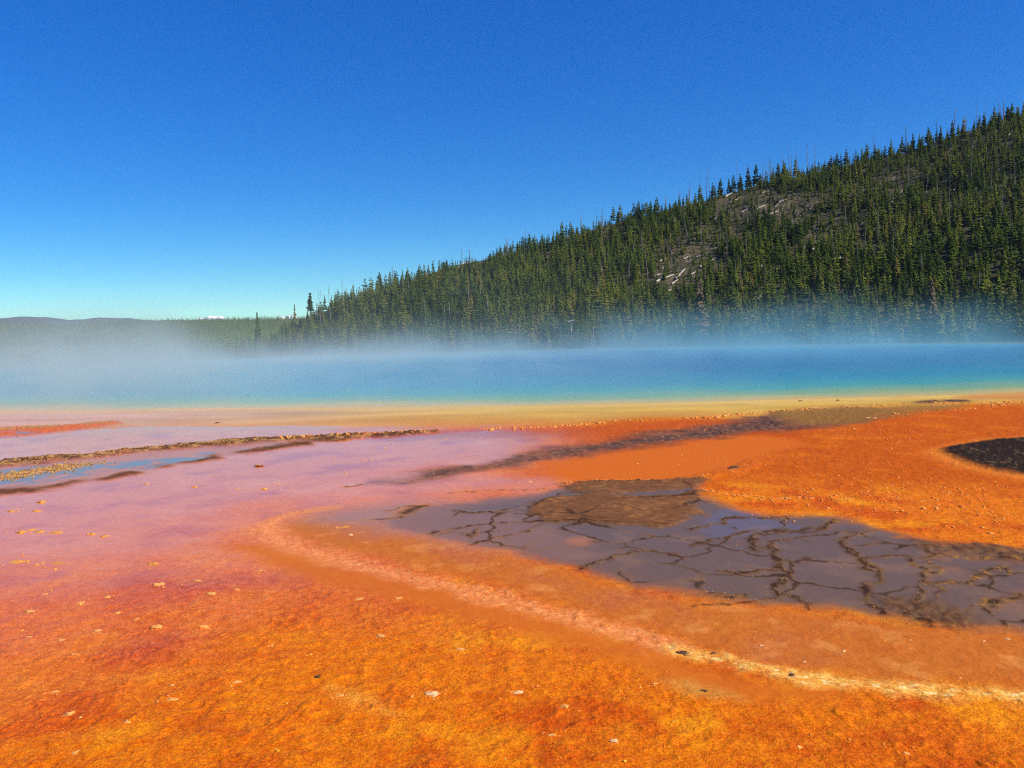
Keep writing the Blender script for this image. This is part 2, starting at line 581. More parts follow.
# clay bands beside the pale path
clay = Z.area(CLAY, 0.22, 0.15)
put(lin(184, 104, 36), clay * 0.92)
put(lin(184, 84, 36), clay * smooth(0.1, 0.6, fbm(x, y, 1.0, 4, 83)) * smooth(2.0, 4.0, x) * 0.5)
film = film * (1 - clay) + clay * 0.08
put(lin(176, 98, 62), clay * smooth(-0.1, 0.5, fbm(x, y, 0.9, 5, 151)) * smooth(4.5, 0.5, x) * 0.55)
put(lin(220, 150, 78), clay * smooth(0.1, 0.5, fbm(x, y, 0.45, 5, 152)) * 0.4)
grain = grain * (1 - 0.5 * clay)
sb = Z.area(SMOOTH_BAND, 0.25, 0.15)
put(lin(190, 98, 22), sb * 0.85)
grain = grain * (1 - 0.75 * sb)
film = film * (1 - sb) + sb * 0.12
# pale path, broken into flecks
pl = np.maximum(Z.line(PATH_LINE, 0.27, 0.26, 0.09, 0.1), 0.8 * Z.line(PATH_LINE[1:6], 0.4, 0.4, 0.12, 0.1))
fleck = smooth(-0.35, 0.45, fbm(x, y, 0.09, 3, 85))
put(lin(226, 148, 92), pl * (0.5 + 0.3 * fleck))
put(lin(240, 184, 112), pl * smooth(0.1, 0.7, fbm(x, y, 0.06, 2, 86)) * 0.5)
grain = np.maximum(grain, pl * 0.6)
film = film * (1 - 0.7 * pl)
yl = Z.line(YELLOW_LINE, 0.2, 0.19, 0.1, 0.09)
put(lin(236, 190, 92), yl * (0.45 + 0.45 * fleck))
put(lin(246, 222, 150), yl * smooth(0.15, 0.55, fbm(x, y * 2, 0.1, 2, 87)) * smooth(0.6, 0.95, yl))
grain = np.maximum(grain, yl * 0.6)
film = film * (1 - 0.6 * yl)
put(lin(196, 156, 70), Z.area([(672, 685), (690, 681), (715, 688), (740, 696), (715, 698), (690, 693)], 0.12, 0.1) * 0.55)
put(lin(238, 176, 66), Z.area([(318, 688), (345, 692), (380, 706), (400, 716), (370, 712), (335, 700)], 0.1, 0.1) * 0.5)
tanw = Z.area([(308, 521), (345, 508), (420, 502), (490, 510), (540, 545), (480, 548), (410, 537), (345, 528)], 0.6, 0.3)
put(lin(160, 112, 76), tanw * 0.9)
film = film * (1 - tanw) + 0.75 * tanw
grain = grain * (1 - 0.6 * tanw)
# dark pool with raised crust rims
dp = Z.area(DARK_POOL, 0.22, 0.25, 0.08)
put(lin(104, 78, 51), dp)
put(lin(130, 96, 58), dp * smooth(0.0, 0.6, fbm(x, y, 0.8, 4, 91)) * 0.6)
put(lin(170, 104, 58), dp * smooth(0.45, 0.1, Z.area(DARK_POOL, 0.9, 0.4)) * 0.0)
dp_soft = Z.area(DARK_POOL, 0.7, 0.35)
put(lin(176, 104, 58), np.clip(dp - dp_soft, 0, 1) * 1.2 * smooth(2.5, -2.0, x))
film = film * (1 - dp) + dp * 0.62
grain = grain * (1 - 0.8 * dp)
put(lin(140, 96, 66), Z.area([(400, 520), (440, 510), (520, 512), (560, 530), (600, 556), (540, 552), (460, 536), (420, 528)], 0.4, 0.3) * 0.6)
plates = np.maximum(Z.area(PLATE_UP, 0.08, 0.12, 0.12, 2), Z.area(PLATE_LOW, 0.08, 0.12, 0.14, 2))
put(lin(112, 76, 44), plates)
put(lin(150, 104, 58), plates * smooth(-0.1, 0.5, n_fine * 0.6 + n_mid * 0.5) * 0.75)
film = film * (1 - plates) + 0.08 * plates
grain = np.maximum(grain, 0.6 * plates)
film = np.maximum(film, Z.area([(688, 517), (722, 508), (775, 518), (815, 526), (800, 534), (740, 538), (700, 534)], 0.3, 0.3) * (1 - plates))
island = Z.area([(566, 541), (580, 537), (592, 541), (580, 546)], 0.12, 0.05)
put(lin(168, 104, 54), island * 0.8)
right_ragged = Z.area([(915, 538), (960, 543), (1030, 552), (1110, 560), (1110, 575), (1024, 566), (970, 556), (930, 548)], 0.2, 0.3) + \
    Z.area([(890, 602), (940, 604), (975, 612), (960, 625), (910, 622), (880, 614)], 0.2, 0.35)
put(lin(96, 62, 36), right_ragged * smooth(-0.3, 0.2, n_fine) * 0.9)
film = film * (1 - 0.7 * right_ragged)
cellp = ground_pts([(random.uniform(390, 1090), random.uniform(486, 640)) for k in range(190)])
cellp = np.array([p for k, p in enumerate(cellp) if all(np.hypot(*(p - o_)) > 0.42 for o_ in cellp[:k])])
ci_ = np.where(dp > 0.03)[0]
net = np.zeros(len(fi))
for ch_ in np.array_split(ci_, max(1, len(ci_) // 20000)):
    px_, py_ = x[ch_] + 0.16 * Z.wx[ch_] + 0.07 * Z.sx[ch_], y[ch_] + 0.16 * Z.wy[ch_] + 0.07 * Z.sy[ch_]
    dd = np.sort(np.hypot(px_[:, None] - cellp[None, :, 0], py_[:, None] - cellp[None, :, 1]), 1)[:, :2]
    net[ch_] = smooth(0.075, 0.012, dd[:, 1] - dd[:, 0])
net = net * smooth(-0.35, 0.2, fbm(x, y, 1.5, 3, 161)) * dp
put(lin(150, 104, 58), np.clip(net * 1.4, 0, 1) * smooth(0.1, 0.5, fbm(x, y, 0.2, 3, 162)) * 0.7)
vein = 0.0 * smooth(0.05, 0.0, np.abs(fbm(x, y, 1.7, 5, 96, 0.65))) * smooth(-0.3, 0.2, fbm(x, y, 2.5, 2, 97)) + 0.8 * smooth(0.06, 0.0, np.abs(fbm(x, y, 0.8, 4, 98, 0.65))) * smooth(0.0, 0.4, fbm(x, y, 3.0, 2, 99))
put(lin(58, 40, 25), np.clip(smooth(0.35, 0.9, net) + 0.4 * dp * vein, 0, 1) * 0.85)
film = film * (1 - 0.8 * np.clip(net, 0, 1))
put(lin(140, 92, 46), dp * smooth(0.1, 0.5, fbm(x, y, 0.5, 4, 94) + 0.5 * vein) * smooth(3.2, 4.8, x) * 0.5)
crack = np.zeros(len(fi))
crack_w = np.zeros(len(fi))
for k, cr in enumerate(CRACKS):
    crack = np.maximum(crack, Z.line(cr, 0.026, 0.02, 0.08, 0.08))
    crack_w = np.maximum(crack_w, Z.line(cr, 0.085, 0.08, 0.08, 0.10))
crack = crack * smooth(-0.7, -0.1, n_mid + 0.3 * n_big)
put(lin(84, 56, 38), crack_w * smooth(-0.4, 0.4, n_fine + n_mid * 0.5) * 0.75)
put(lin(52, 34, 22), crack * 0.85 * smooth(-0.6, 0.1, n_fine))
put(lin(176, 124, 52), crack_w * smooth(0.05, 0.45, fbm(x, y, 0.1, 3, 93)) * smooth(3.5, 5.0, x) * 0.8)
film = film * (1 - np.clip(crack * 1.2, 0, 1)) * (1 - 0.5 * crack_w)
# crust bars on the left
lc = Z.area(LEFT_CRUST, 0.2, 0.25, 0.05)
put(lin(168, 108, 78), lc * 0.7)
bot = Z.line([(-60, 499), (0, 492), (40, 488), (90, 481), (160, 468.5), (218, 457), (275, 447), (335, 440)], 0.55, 0.45, 0.4, 0.12)
bot = bot * smooth(-0.45, 0.1, fbm(x, y, 1.4, 3, 122))
put(lin(104, 70, 46), bot)
top_edge = Z.line([(-60, 471), (0, 464), (60, 458), (130, 451), (200, 445), (260, 440.5), (335, 437.5), (420, 433)], 0.75, 0.5, 0.5, 0.15)
put(lin(96, 66, 42), top_edge * smooth(-0.8, 0.0, n_mid))
put(lin(190, 152, 96), top_edge * smooth(0.0, 0.35, fbm(x, y, 0.3, 3, 121)) * 0.9)
put(lin(70, 46, 32), top_edge * smooth(0.15, 0.5, fbm(x, y, 0.2, 3, 95)) * 0.8)
put(lin(176, 138, 80), Z.line([(-60, 483), (0, 477), (40, 471), (90, 463)], 0.5, 0.4, 0.3) * smooth(-0.3, 0.3, n_fine) * 0.8)
film = film * (1 - lc) + 0.7 * lc
film = film * (1 - np.clip(top_edge + bot, 0, 1))
grain = np.maximum(grain, np.clip(top_edge + bot, 0, 0.9))
lp = np.zeros(len(fi))
for q in LEFT_POOLS:
    lp = np.maximum(lp, Z.area(q, 0.12, 0.25))
tp = Z.area(TOP_LEFT_POOL, 0.15, 0.2)
tl = Z.area(TOP_LEFT_CRUST, 0.3, 0.4)
put(lin(116, 70, 40), tl)
put(lin(214, 170, 124), tl * smooth(0.0, 0.35, n_fine + 0.5 * n_mid) * 0.6)
put(lin(206, 96, 34), tl * smooth(-21, -17, x))
put(lin(206, 96, 44), Z.area([(-60, 447), (0, 444), (30, 442), (46, 441), (25, 445), (0, 449)], 0.25, 0.4) * smooth(-0.2, 0.2, n_mid))
lp = np.maximum(lp, tp)
lp = lp * smooth(-0.3, 0.0, fbm(x, y * 0.7, 0.9, 4, 123))
put(lin(112, 118, 122), lp)
film = np.maximum(film * (1 - tl), 0.75 * lp)
grain = grain * (1 - lp)
# thin dark bars at the far right
for q in ([(905, 403), (930, 400), (965, 399), (985, 400), (960, 402), (930, 404)], [(940, 394), (970, 391), (1030, 387), (1060, 386), (1000, 392), (960, 395)]):
    a_ = Z.area(q, 0.3, 0.3)
    put(lin(84, 52, 34), a_ * smooth(-0.4, 0.2, n_mid))
    grain = np.maximum(grain, a_)
put(lin(186, 92, 46), Z.area([(960, 397), (1000, 391), (1060, 387), (1060, 396), (1000, 399)], 0.5, 0.4) * 0.5)
# small dark mud bars
film = film * (1 - Z.area([(390, 514), (415, 505), (432, 504), (420, 509), (402, 517)], 0.15, 0.1))
put(lin(58, 38, 28), Z.area([(396, 513), (415, 507), (428, 505), (420, 508), (402, 515)], 0.08, 0.1) * 0.9)

near_mask = smooth(45, 40, r)
gcol[fi] = gcol[fi] * (1 - near_mask[:, None]) + c * near_mask[:, None]
gfilm[fi] = film
ggrain[fi] = grain
# relief: dimpled mats, raised rims and plates, sunken pools
relief = 0.012 * fbm(x, y, 0.35, 4, 111) + 0.006 * fbm(x, y, 0.09, 3, 112)
lump = np.clip(fbm(x, y, 0.16, 2, 113) - 0.35, 0, 1)
relief += 0.022 * lump * grain + 0.010 * grain * np.clip(1 - 3.2 * np.abs(fbm(x, y, 0.3, 4, 114)), 0, 1) ** 2 * smooth(-0.2, 0.4, n_mid)
rim_noise = 0.6 + 0.6 * np.clip(n_fine + 0.3, 0, 1.3)
z_l = relief * np.clip(grain, 0.05, 1) * (1 - 0.75 * np.clip(film, 0, 1))
z_l += 0.004 * crack_w * rim_noise + 0.005 * crack * rim_noise
z_l += 0.004 * net * rim_noise
z_l += 0.022 * plates + 0.012 * island * rim_noise + 0.025 * right_ragged * np.clip(n_fine + 0.4, 0, 1)
z_l += 0.006 * pl * rim_noise + 0.008 * yl * rim_noise
z_l += 0.05 * top_edge * rim_noise + 0.02 * bot * (1 - lp) * rim_noise + 0.06 * tl * rim_noise * (1 - lp)
z_l += 0.05 * dsp * rim_noise + 0.03 * ds * np.clip(n_fine, 0, 1)
for rim in (RIM_1, RIM_2, RIM_3, RIM_4):
    z_l += 0.025 * Z.line(rim, 0.25, 0.2, 0.25, 0.08) * rim_noise
gz[fi] += np.where(sd > 0, z_l * near_mask, 0)

gm = Nodes('mat_ground')
ca = gm.n('ShaderNodeAttribute', attribute_name='mat_color').outputs['Color']
fa = gm.n('ShaderNodeAttribute', attribute_name='film').outputs['Fac']
ga = gm.n('ShaderNodeAttribute', attribute_name='grain').outputs['Fac']
tc = gm.n('ShaderNodeTexCoord').outputs['Object']
nA = gm.noise(tc, 9.0, 6, 0.65)
nB = gm.noise(tc, 38.0, 5, 0.7)
nC = gm.noise(tc, 2.2, 5, 0.6)
dark_f = gm.ramp(nA, [(0.38, (0.86, 0.68, 0.5)), (0.60, (1.06, 1.08, 1.1))])
col1 = gm.mix(ga, ca, gm.mix(1.0, ca, dark_f, 'MULTIPLY'))
dark_g = gm.ramp(nB, [(0.38, (0.74, 0.52, 0.4)), (0.62, (1.16, 1.24, 1.3))])
col2 = gm.mix(gm.math('MULTIPLY', ga, 0.8), col1, gm.mix(1.0, col1, dark_g, 'MULTIPLY'))
nD = gm.noise(tc, 105.0, 3, 0.6)
col2 = gm.mix(gm.math('MULTIPLY', ga, 0.85), col2, gm.mix(1.0, col2, gm.ramp(nD, [(0.38, (0.72, 0.52, 0.4)), (0.62, (1.2, 1.28, 1.35))]), 'MULTIPLY'))
# pale mineral flecks
fl = gm.math('MULTIPLY', gm.ramp(nB, [(0.62, 0.0), (0.72, 1.0)]), gm.ramp(nC, [(0.45, 0.0), (0.65, 1.0)]))
fl = gm.math('MULTIPLY', gm.math('MULTIPLY', fl, ga), 0.55)
pale = gm.mix(0.5, gm.mix(1.0, ca, (1.45, 1.9, 2.6), 'MULTIPLY'), (0.72, 0.46, 0.16))
col3 = gm.mix(fl, col2, pale)
bh = gm.math('ADD', gm.math('ADD', gm.math('MULTIPLY', nA, 0.5), gm.math('MULTIPLY', nB, 0.35)), gm.math('MULTIPLY', nD, 0.15))
bump = gm.n('ShaderNodeBump', i_Distance=0.03)
gm.l(bh, bump.inputs['Height'])
gm.l(gm.math('MULTIPLY', ga, 0.8), bump.inputs['Strength'])
pb = gm.n('ShaderNodeBsdfPrincipled', i_Roughness=0.75)
pb.inputs['Specular IOR Level'].default_value = 0.05
gm.l(col3, pb.inputs['Base Color'])
gm.l(bump.outputs[0], pb.inputs['Normal'])
gm.l(fa, pb.inputs['Coat Weight'])
pb.inputs['Coat IOR'].default_value = 1.33
rip = gm.n('ShaderNodeBump', i_Strength=0.11, i_Distance=0.02)
gm.l(gm.noise(tc, 14.0, 3, 0.5), rip.inputs['Height'])
gm.l(rip.outputs[0], pb.inputs['Coat Normal'])
gm.l(gm.ramp(fa, [(0.2, 0.35), (0.9, 0.05)]), pb.inputs['Coat Roughness'])
MAT_GROUND = gm.out(pb.outputs[0])
ground = mesh_np('ground', np.stack([GX, GY, gz], 1), grid_faces(len(rows), len(az), True)[:, ::-1].copy(), MAT_GROUND, smooth_shade=True)
attr_color(ground, 'mat_color', gcol)
attr_float(ground, 'film', gfilm)
attr_float(ground, 'grain', ggrain)
tag(ground, kind='structure')

_lr, _la = np.log(rows), az_in


def ground_height(px_, py_):
    """height of the built ground sheet at a spot in front"""
    rr_, aa_ = math.hypot(px_, py_), math.atan2(px_, py_)
    i = int(np.clip(np.searchsorted(rows, rr_), 1, len(rows) - 1))
    j = int(np.clip(np.searchsorted(az_in, aa_), 1, len(az_in) - 1))
    zz = gz.reshape(len(rows), len(az))
    return float(zz[i - 1:i + 1, j - 1:j + 1].mean())


# ------------------------------------------------------------------ pool water
nr_, nc_ = 90, 360
kk = np.linspace(0, 1, nr_) ** 0.6
ph = np.linspace(0, 2 * math.pi, nc_, endpoint=False)
K, PH = np.meshgrid(kk, ph, indexing='ij')
wob = 1 + 0.008 * np.sin(5 * PH + 1.0) + 0.006 * np.sin(11 * PH) + 0.004 * np.sin(23 * PH + 2)
wx, wy = (PX + PA * K * wob * np.cos(PH)).ravel(), (PY + PB * K * wob * np.sin(PH)).ravel()
wd = -pool_sd(wx, wy) + 12 * smooth(55, 80, wy)
stops = [(0.0, lin(206, 170, 92)), (1.2, lin(190, 172, 104)), (2.8, lin(132, 164, 118)), (6.0, lin(66, 150, 150)), (11.0, lin(34, 128, 158)), (22.0, lin(28, 104, 150)), (60, lin(26, 94, 146))]
wc = np.zeros((len(wx), 3))
for k in range(3):
    wc[:, k] = np.interp(wd + 0.9 * fbm(wx, wy, 4, 4, 7), [s[0] for s in stops], [s[1][k] for s in stops])
teal = (smooth(12, -25, wx) * smooth(5, 12, wd) * 0.75)[:, None]
wc = wc * (1 - teal) + lin(30, 140, 158)[None] * teal
wm = Nodes('hot_spring_water')
wca = wm.n('ShaderNodeAttribute', attribute_name='depth_color').outputs['Color']
wtc = wm.n('ShaderNodeTexCoord').outputs['Object']
wb = wm.n('ShaderNodeBump', i_Strength=0.5, i_Distance=0.05)
wm.l(wm.noise(wtc, 3.0, 3, 0.6), wb.inputs['Height'])
wp = wm.n('ShaderNodeBsdfPrincipled', i_Roughness=0.22, i_IOR=1.33)
wp.inputs['Specular IOR Level'].default_value = 0.1
wm.l(wca, wp.inputs['Base Color'])
wm.l(wb.outputs[0], wp.inputs['Normal'])
water = mesh_np('water', np.stack([wx, wy, np.full(len(wx), -0.004)], 1), grid_faces(nr_, nc_, True), wm.out(wp.outputs[0]), smooth_shade=True)
attr_color(water, 'depth_color', wc)
tag(water, kind='structure')

# ------------------------------------------------------------------ steam over the pool
sm = Nodes('steam_vapour')
stc = sm.n('ShaderNodeTexCoord').outputs['Object']
sx = sm.n('ShaderNodeSeparateXYZ')
sm.l(stc, sx.inputs[0])
X_, Y_, Z_ = sx.outputs
mp = sm.n('ShaderNodeMapping', i_Scale=(1, 1, 1.6), i_Location=(16.0, 0.0, 0.0))
sm.l(stc, mp.inputs['Vector'])
nz = sm.noise(mp.outputs[0], 0.16, 4, 0.6, 0.8)
nz2 = sm.noise(mp.outputs[0], 0.035, 4, 0.6, 0.6)
fall = sm.n('ShaderNodeMapRange', i_1=0.42, i_2=0.62, i_3=-1.25, i_4=-0.5)
sm.l(nz2, fall.inputs[0])
low = sm.math('EXPONENT', sm.math('MULTIPLY', Z_, fall.outputs[0]))
lowd = sm.math('MULTIPLY', low, sm.ramp(sm.math('ADD', sm.math('MULTIPLY', nz, 0.5), sm.math('MULTIPLY', nz2, 0.5)), [(0.42, 0.1), (0.58, 1.0)]))
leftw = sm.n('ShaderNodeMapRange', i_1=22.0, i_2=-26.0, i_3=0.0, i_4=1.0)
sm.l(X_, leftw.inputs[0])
high = sm.math('EXPONENT', sm.math('MULTIPLY', Z_, -0.7))
wisp = sm.math('MULTIPLY', sm.ramp(nz, [(0.42, 0.0), (0.60, 1.0)]), sm.ramp(nz2, [(0.545, 0.0), (0.64, 1.0)]))
highd = sm.math('MULTIPLY', sm.math('MULTIPLY', high, wisp), sm.math('ADD', sm.math('MULTIPLY', leftw.outputs[0], 0.8), 0.28))
# inside the pool's oval, feathered
ex = sm.math('DIVIDE', sm.math('SUBTRACT', X_, PX - 3), PA + 8)
ey = sm.math('DIVIDE', sm.math('SUBTRACT', sm.math('ADD', Y_, sm.math('MULTIPLY', leftw.outputs[0], 7.0)), PY - 1.5), sm.math('ADD', sm.math('MULTIPLY', leftw.outputs[0], 4.0), PB + 1.0))
e2 = sm.math('ADD', sm.math('MULTIPLY', ex, ex), sm.math('MULTIPLY', ey, ey))
oval = sm.n('ShaderNodeMapRange', i_1=1.0, i_2=0.72, i_3=0.0, i_4=1.0)
oval.interpolation_type = 'SMOOTHSTEP'
sm.l(e2, oval.inputs[0])
topf = sm.n('ShaderNodeMapRange', i_1=6.4, i_2=4.0, i_3=0.0, i_4=1.0)
sm.l(Z_, topf.inputs[0])
farw = sm.n('ShaderNodeMapRange', i_1=62.0, i_2=92.0, i_3=1.0, i_4=2.8)
sm.l(Y_, farw.inputs[0])
leftlow = sm.math('ADD', sm.math('MULTIPLY', leftw.outputs[0], 0.95), 0.34)
dens = sm.math('ADD', sm.math('MULTIPLY', sm.math('MULTIPLY', lowd, sm.math('MULTIPLY', leftlow, farw.outputs[0])), 0.085), sm.math('MULTIPLY', highd, 0.12))
dens = sm.math('MULTIPLY', sm.math('MULTIPLY', dens, oval.outputs[0]), topf.outputs[0])
pv = sm.n('ShaderNodeVolumePrincipled')
sm.l(sm.mix(leftw.outputs[0], (0.34, 0.72, 0.82), (0.86, 0.90, 0.84)), pv.inputs['Color'])  # turquoise towards the right: the pool's blue light put into the steam's colour
pv.inputs['Anisotropy'].default_value = 0.2
sm.l(dens, pv.inputs['Density'])
MAT_STEAM = sm.out(None, pv.outputs[0])
MAT_STEAM.cycles.volume_step_rate = 0.15
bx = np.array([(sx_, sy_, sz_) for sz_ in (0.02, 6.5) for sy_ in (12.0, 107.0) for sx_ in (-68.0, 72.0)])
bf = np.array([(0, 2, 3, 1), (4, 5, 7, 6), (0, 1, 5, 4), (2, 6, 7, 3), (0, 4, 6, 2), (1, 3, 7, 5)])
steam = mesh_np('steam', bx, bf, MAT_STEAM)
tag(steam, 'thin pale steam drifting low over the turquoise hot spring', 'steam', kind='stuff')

# ------------------------------------------------------------------ hill on the right
SKYLINE = [(150, 372), (200, 362), (235, 350), (262, 343), (285, 332), (300, 323), (330, 309), (360, 299), (400, 284), (450, 267), (500, 256), (550, 242), (600, 227), (650, 214),
           (690, 205), (720, 196), (760, 184), (800, 176), (850, 165), (900, 153), (950, 138), (1000, 121), (1024, 114), (1120, 92), (1250, 80), (1500, 95)]
_sk = np.array([[math.atan2(*(ray(a, b)[:2])), math.atan2(ray(a, b)[2], math.hypot(*ray(a, b)[:2]))] for a, b in SKYLINE])


def hill_z(azi, rr):
    el = np.interp(azi, _sk[:, 0], _sk[:, 1])
    rb = np.interp(azi, [-0.45, -0.27, 0.0, 0.3, 0.6, 0.9], [262, 240, 222, 214, 206, 200])
    rc = np.interp(azi, [-0.45, -0.27, 0.0, 0.3, 0.6, 0.9], [300, 330, 400, 450, 500, 520])
    zb = -4.8 - 1.5 * smooth(-0.1, -0.4, azi)
    zc = CAM_H + np.tan(el) * rc
    t = (rr - rb) / (rc - rb)
    xx, yy = rr * np.sin(azi), rr * np.cos(azi)
    up = zb + (zc - zb) * np.clip(t, 0, 1) ** 1.12
    gully = fbm(xx, yy, 70, 4, 501) * 5.0 * np.clip(t, 0, 1) * (1 - np.clip(t, 0, 1)) * 3
    rough = fbm(xx, yy, 12, 3, 502) * 0.9 * smooth(0, 0.15, t)
    over = np.maximum(rr - rc, 0)
    z = up + gully * smooth(30, 90, zc - zb) + rough - 0.0022 * over ** 2 * (over < 60) - (over >= 60) * (7.9 + 0.26 * (over - 60))
    return np.where(t < 0, zb - 0.03 * (rb - rr), z), t


h_az = np.linspace(-0.46, 0.95, 420)
h_r = np.concatenate([np.linspace(185, 560, 210), np.linspace(565, 1000, 40)])
HR, HA = np.meshgrid(h_r, h_az, indexing='ij')
HZ, HT = hill_z(HA, HR)
hx, hy, hz = (HR * np.sin(HA)).ravel(), (HR * np.cos(HA)).ravel(), HZ.ravel()
hm = Nodes('hill_soil')
htc = hm.n('ShaderNodeTexCoord').outputs['Object']
hn = hm.noise(htc, 0.05, 6, 0.65)
hn2 = hm.noise(htc, 0.6, 5, 0.7)
bare_a = hm.n('ShaderNodeAttribute', attribute_name='bare').outputs['Fac']
hc = hm.mix(hm.ramp(hn, [(0.4, 0.0), (0.62, 1.0)]), (0.032, 0.036, 0.014), (0.07, 0.06, 0.03))
hc = hm.mix(hm.ramp(hn2, [(0.45, 0.0), (0.7, 1.0)]), hc, (0.10, 0.082, 0.05))
scree = hm.mix(hm.ramp(hn2, [(0.42, 0.0), (0.66, 1.0)]), (0.04, 0.036, 0.02), (0.19, 0.145, 0.085))
hc = hm.mix(hm.math('MULTIPLY', bare_a, 0.8), hc, scree)
hb = hm.n('ShaderNodeBump', i_Strength=0.8, i_Distance=0.6)
hm.l(hn2, hb.inputs['Height'])
hp = hm.n('ShaderNodeBsdfPrincipled', i_Roughness=0.95)
hp.inputs['Specular IOR Level'].default_value = 0.1
hm.l(hc, hp.inputs['Base Color'])
hm.l(hb.outputs[0], hp.inputs['Normal'])
hill = mesh_np('hill', np.stack([hx, hy, hz], 1), grid_faces(len(h_r), len(h_az))[:, ::-1].copy(), hm.out(hp.outputs[0]), smooth_shade=True)
tag(hill, kind='structure')

# open, log-strewn patches: centre and half size in the photograph, strength
BARE = [(770, 205, 60, 15, 0.9), (815, 222, 50, 13, 0.75), (835, 236, 30, 8, 0.9), (690, 262, 40, 22, 0.75), (672, 285, 30, 14, 0.7), (470, 264, 20, 7, 1.0), (985, 150, 50, 18, 0.32),
        (1010, 190, 30, 20, 0.4), (930, 165, 50, 12, 0.25), (600, 232, 30, 6, 0.6), (880, 188, 40, 12, 0.45), (960, 200, 40, 10, 0.4), (720, 235, 40, 10, 0.6), (905, 338, 55, 6, 0.9), (850, 150, 30, 8, 0.5)]


def bare_at(p):
    u, v = to_px(p)
    b = np.zeros(len(u))
    for cx, cy, ax, ay, s in BARE:
        d = ((u - cx) / ax) ** 2 + ((v - cy) / ay) ** 2
        b = np.maximum(b, s * smooth(1.5, 0.4, d))
    return b


hv = np.stack([hx, hy, hz], 1)
attr_float(hill, 'bare', np.clip(bare_at(hv) + 0.35 * fbm(hx, hy, 20, 3, 77) * bare_at(hv), 0, 1))

# ------------------------------------------------------------------ far country on the left
FAR_SKY = [(-300, 333), (-100, 327), (0, 325), (60, 325.5), (100, 323), (150, 321), (200, 320), (250, 319.5), (290, 319), (350, 318), (600, 312), (1100, 300), (1500, 290)]
_fk = np.array([[math.atan2(*(ray(a, b)[:2])), math.atan2(ray(a, b)[2], math.hypot(*ray(a, b)[:2]))] for a, b in FAR_SKY])


def far_z(azi, rr):
    el = np.interp(azi, _fk[:, 0], _fk[:, 1])
    rc = 2600.0
    zb = -4.8 - 6.5 * smooth(-0.15, -0.5, azi)
    el_b = np.arctan((zb - CAM_H) / 300.0)
    t = np.clip((rr - 300) / (rc - 300), 0, 1)
    e = el_b + (el - el_b) * t ** 0.42
    z = CAM_H + np.tan(e) * np.minimum(rr, rc)
    xx, yy = rr * np.sin(azi), rr * np.cos(azi)
    z = z + fbm(xx, yy, 260, 4, 601) * 5.0 * smooth(350, 900, rr)
    return z - 0.04 * np.maximum(rr - rc, 0)


f_az = np.linspace(-0.95, 0.95, 300)
f_r = np.concatenate([np.linspace(290, 900, 90), np.linspace(920, 2600, 80), np.linspace(2650, 4200, 14)])
FR, FA = np.meshgrid(f_r, f_az, indexing='ij')
FZ = far_z(FA, FR)
FZ = FZ - 6 * smooth(310, 290, FR)
fm = Nodes('far_woodland_floor')
ftc = fm.n('ShaderNodeTexCoord').outputs['Object']
f1 = fm.noise(ftc, 0.012, 6, 0.65)
f2 = fm.noise(ftc, 0.15, 4, 0.7)
fc = fm.mix(fm.ramp(f1, [(0.4, 0.0), (0.6, 1.0)]), (0.08, 0.12, 0.03), (0.15, 0.20, 0.045))
fbig = fm.ramp(fm.noise(ftc, 0.004, 3, 0.6), [(0.42, 0.55), (0.58, 1.2)])
fc = fm.mix(1.0, fc, fbig, 'MULTIPLY')
fc = fm.mix(fm.ramp(f2, [(0.4, 0.0), (0.65, 1.0)]), fc, (0.07, 0.08, 0.035))
fb = fm.n('ShaderNodeBump', i_Strength=1.0, i_Distance=3.0)
fm.l(f2, fb.inputs['Height'])
fp = fm.n('ShaderNodeBsdfPrincipled', i_Roughness=0.95)
fp.inputs['Specular IOR Level'].default_value = 0.05
fm.l(fc, fp.inputs['Base Color'])
fm.l(fb.outputs[0], fp.inputs['Normal'])
MAT_FAR = fm.out(fp.outputs[0])
far_hills = mesh_np('far_hills', np.stack([(FR * np.sin(FA)).ravel(), (FR * np.cos(FA)).ravel(), FZ.ravel()], 1), grid_faces(len(f_r), len(f_az))[:, ::-1].copy(), MAT_FAR, smooth_shade=True)
tag(far_hills, kind='structure')

RIDGE = [(-400, 325), (-100, 316), (0, 318), (20, 316.5), (45, 317), (70, 320), (85, 319), (100, 317.5), (130, 318), (150, 320), (200, 324), (300, 327), (500, 325)]
_rk = np.array([[math.atan2(*(ray(a, b)[:2])), math.atan2(ray(a, b)[2], math.hypot(*ray(a, b)[:2]))] for a, b in RIDGE])
q_az = np.linspace(-0.95, 0.3, 700)
q_r = np.linspace(5200, 7600, 30)
QR, QA = np.meshgrid(q_r, q_az, indexing='ij')
qe = np.interp(QA, _rk[:, 0], _rk[:, 1])
qt = (QR - 5200) / 1300
qtop = CAM_H + np.tan(qe) * 6500
QZ = np.where(qt < 1, -60 + (qtop + 60) * smooth(0, 1, qt), qtop - (QR - 6500) * 0.1)
QZ += fbm(QR * np.sin(QA), QR * np.cos(QA), 160, 3, 611) * 6
ridge = mesh_np('far_ridge', np.stack([(QR * np.sin(QA)).ravel(), (QR * np.cos(QA)).ravel(), QZ.ravel()], 1), grid_faces(len(q_r), len(q_az))[:, ::-1].copy(), flat_mat('ridge_conifers', (0.02, 0.028, 0.02), (0.06, 0.06, 0.045), 0.006))
tag(ridge, kind='structure')

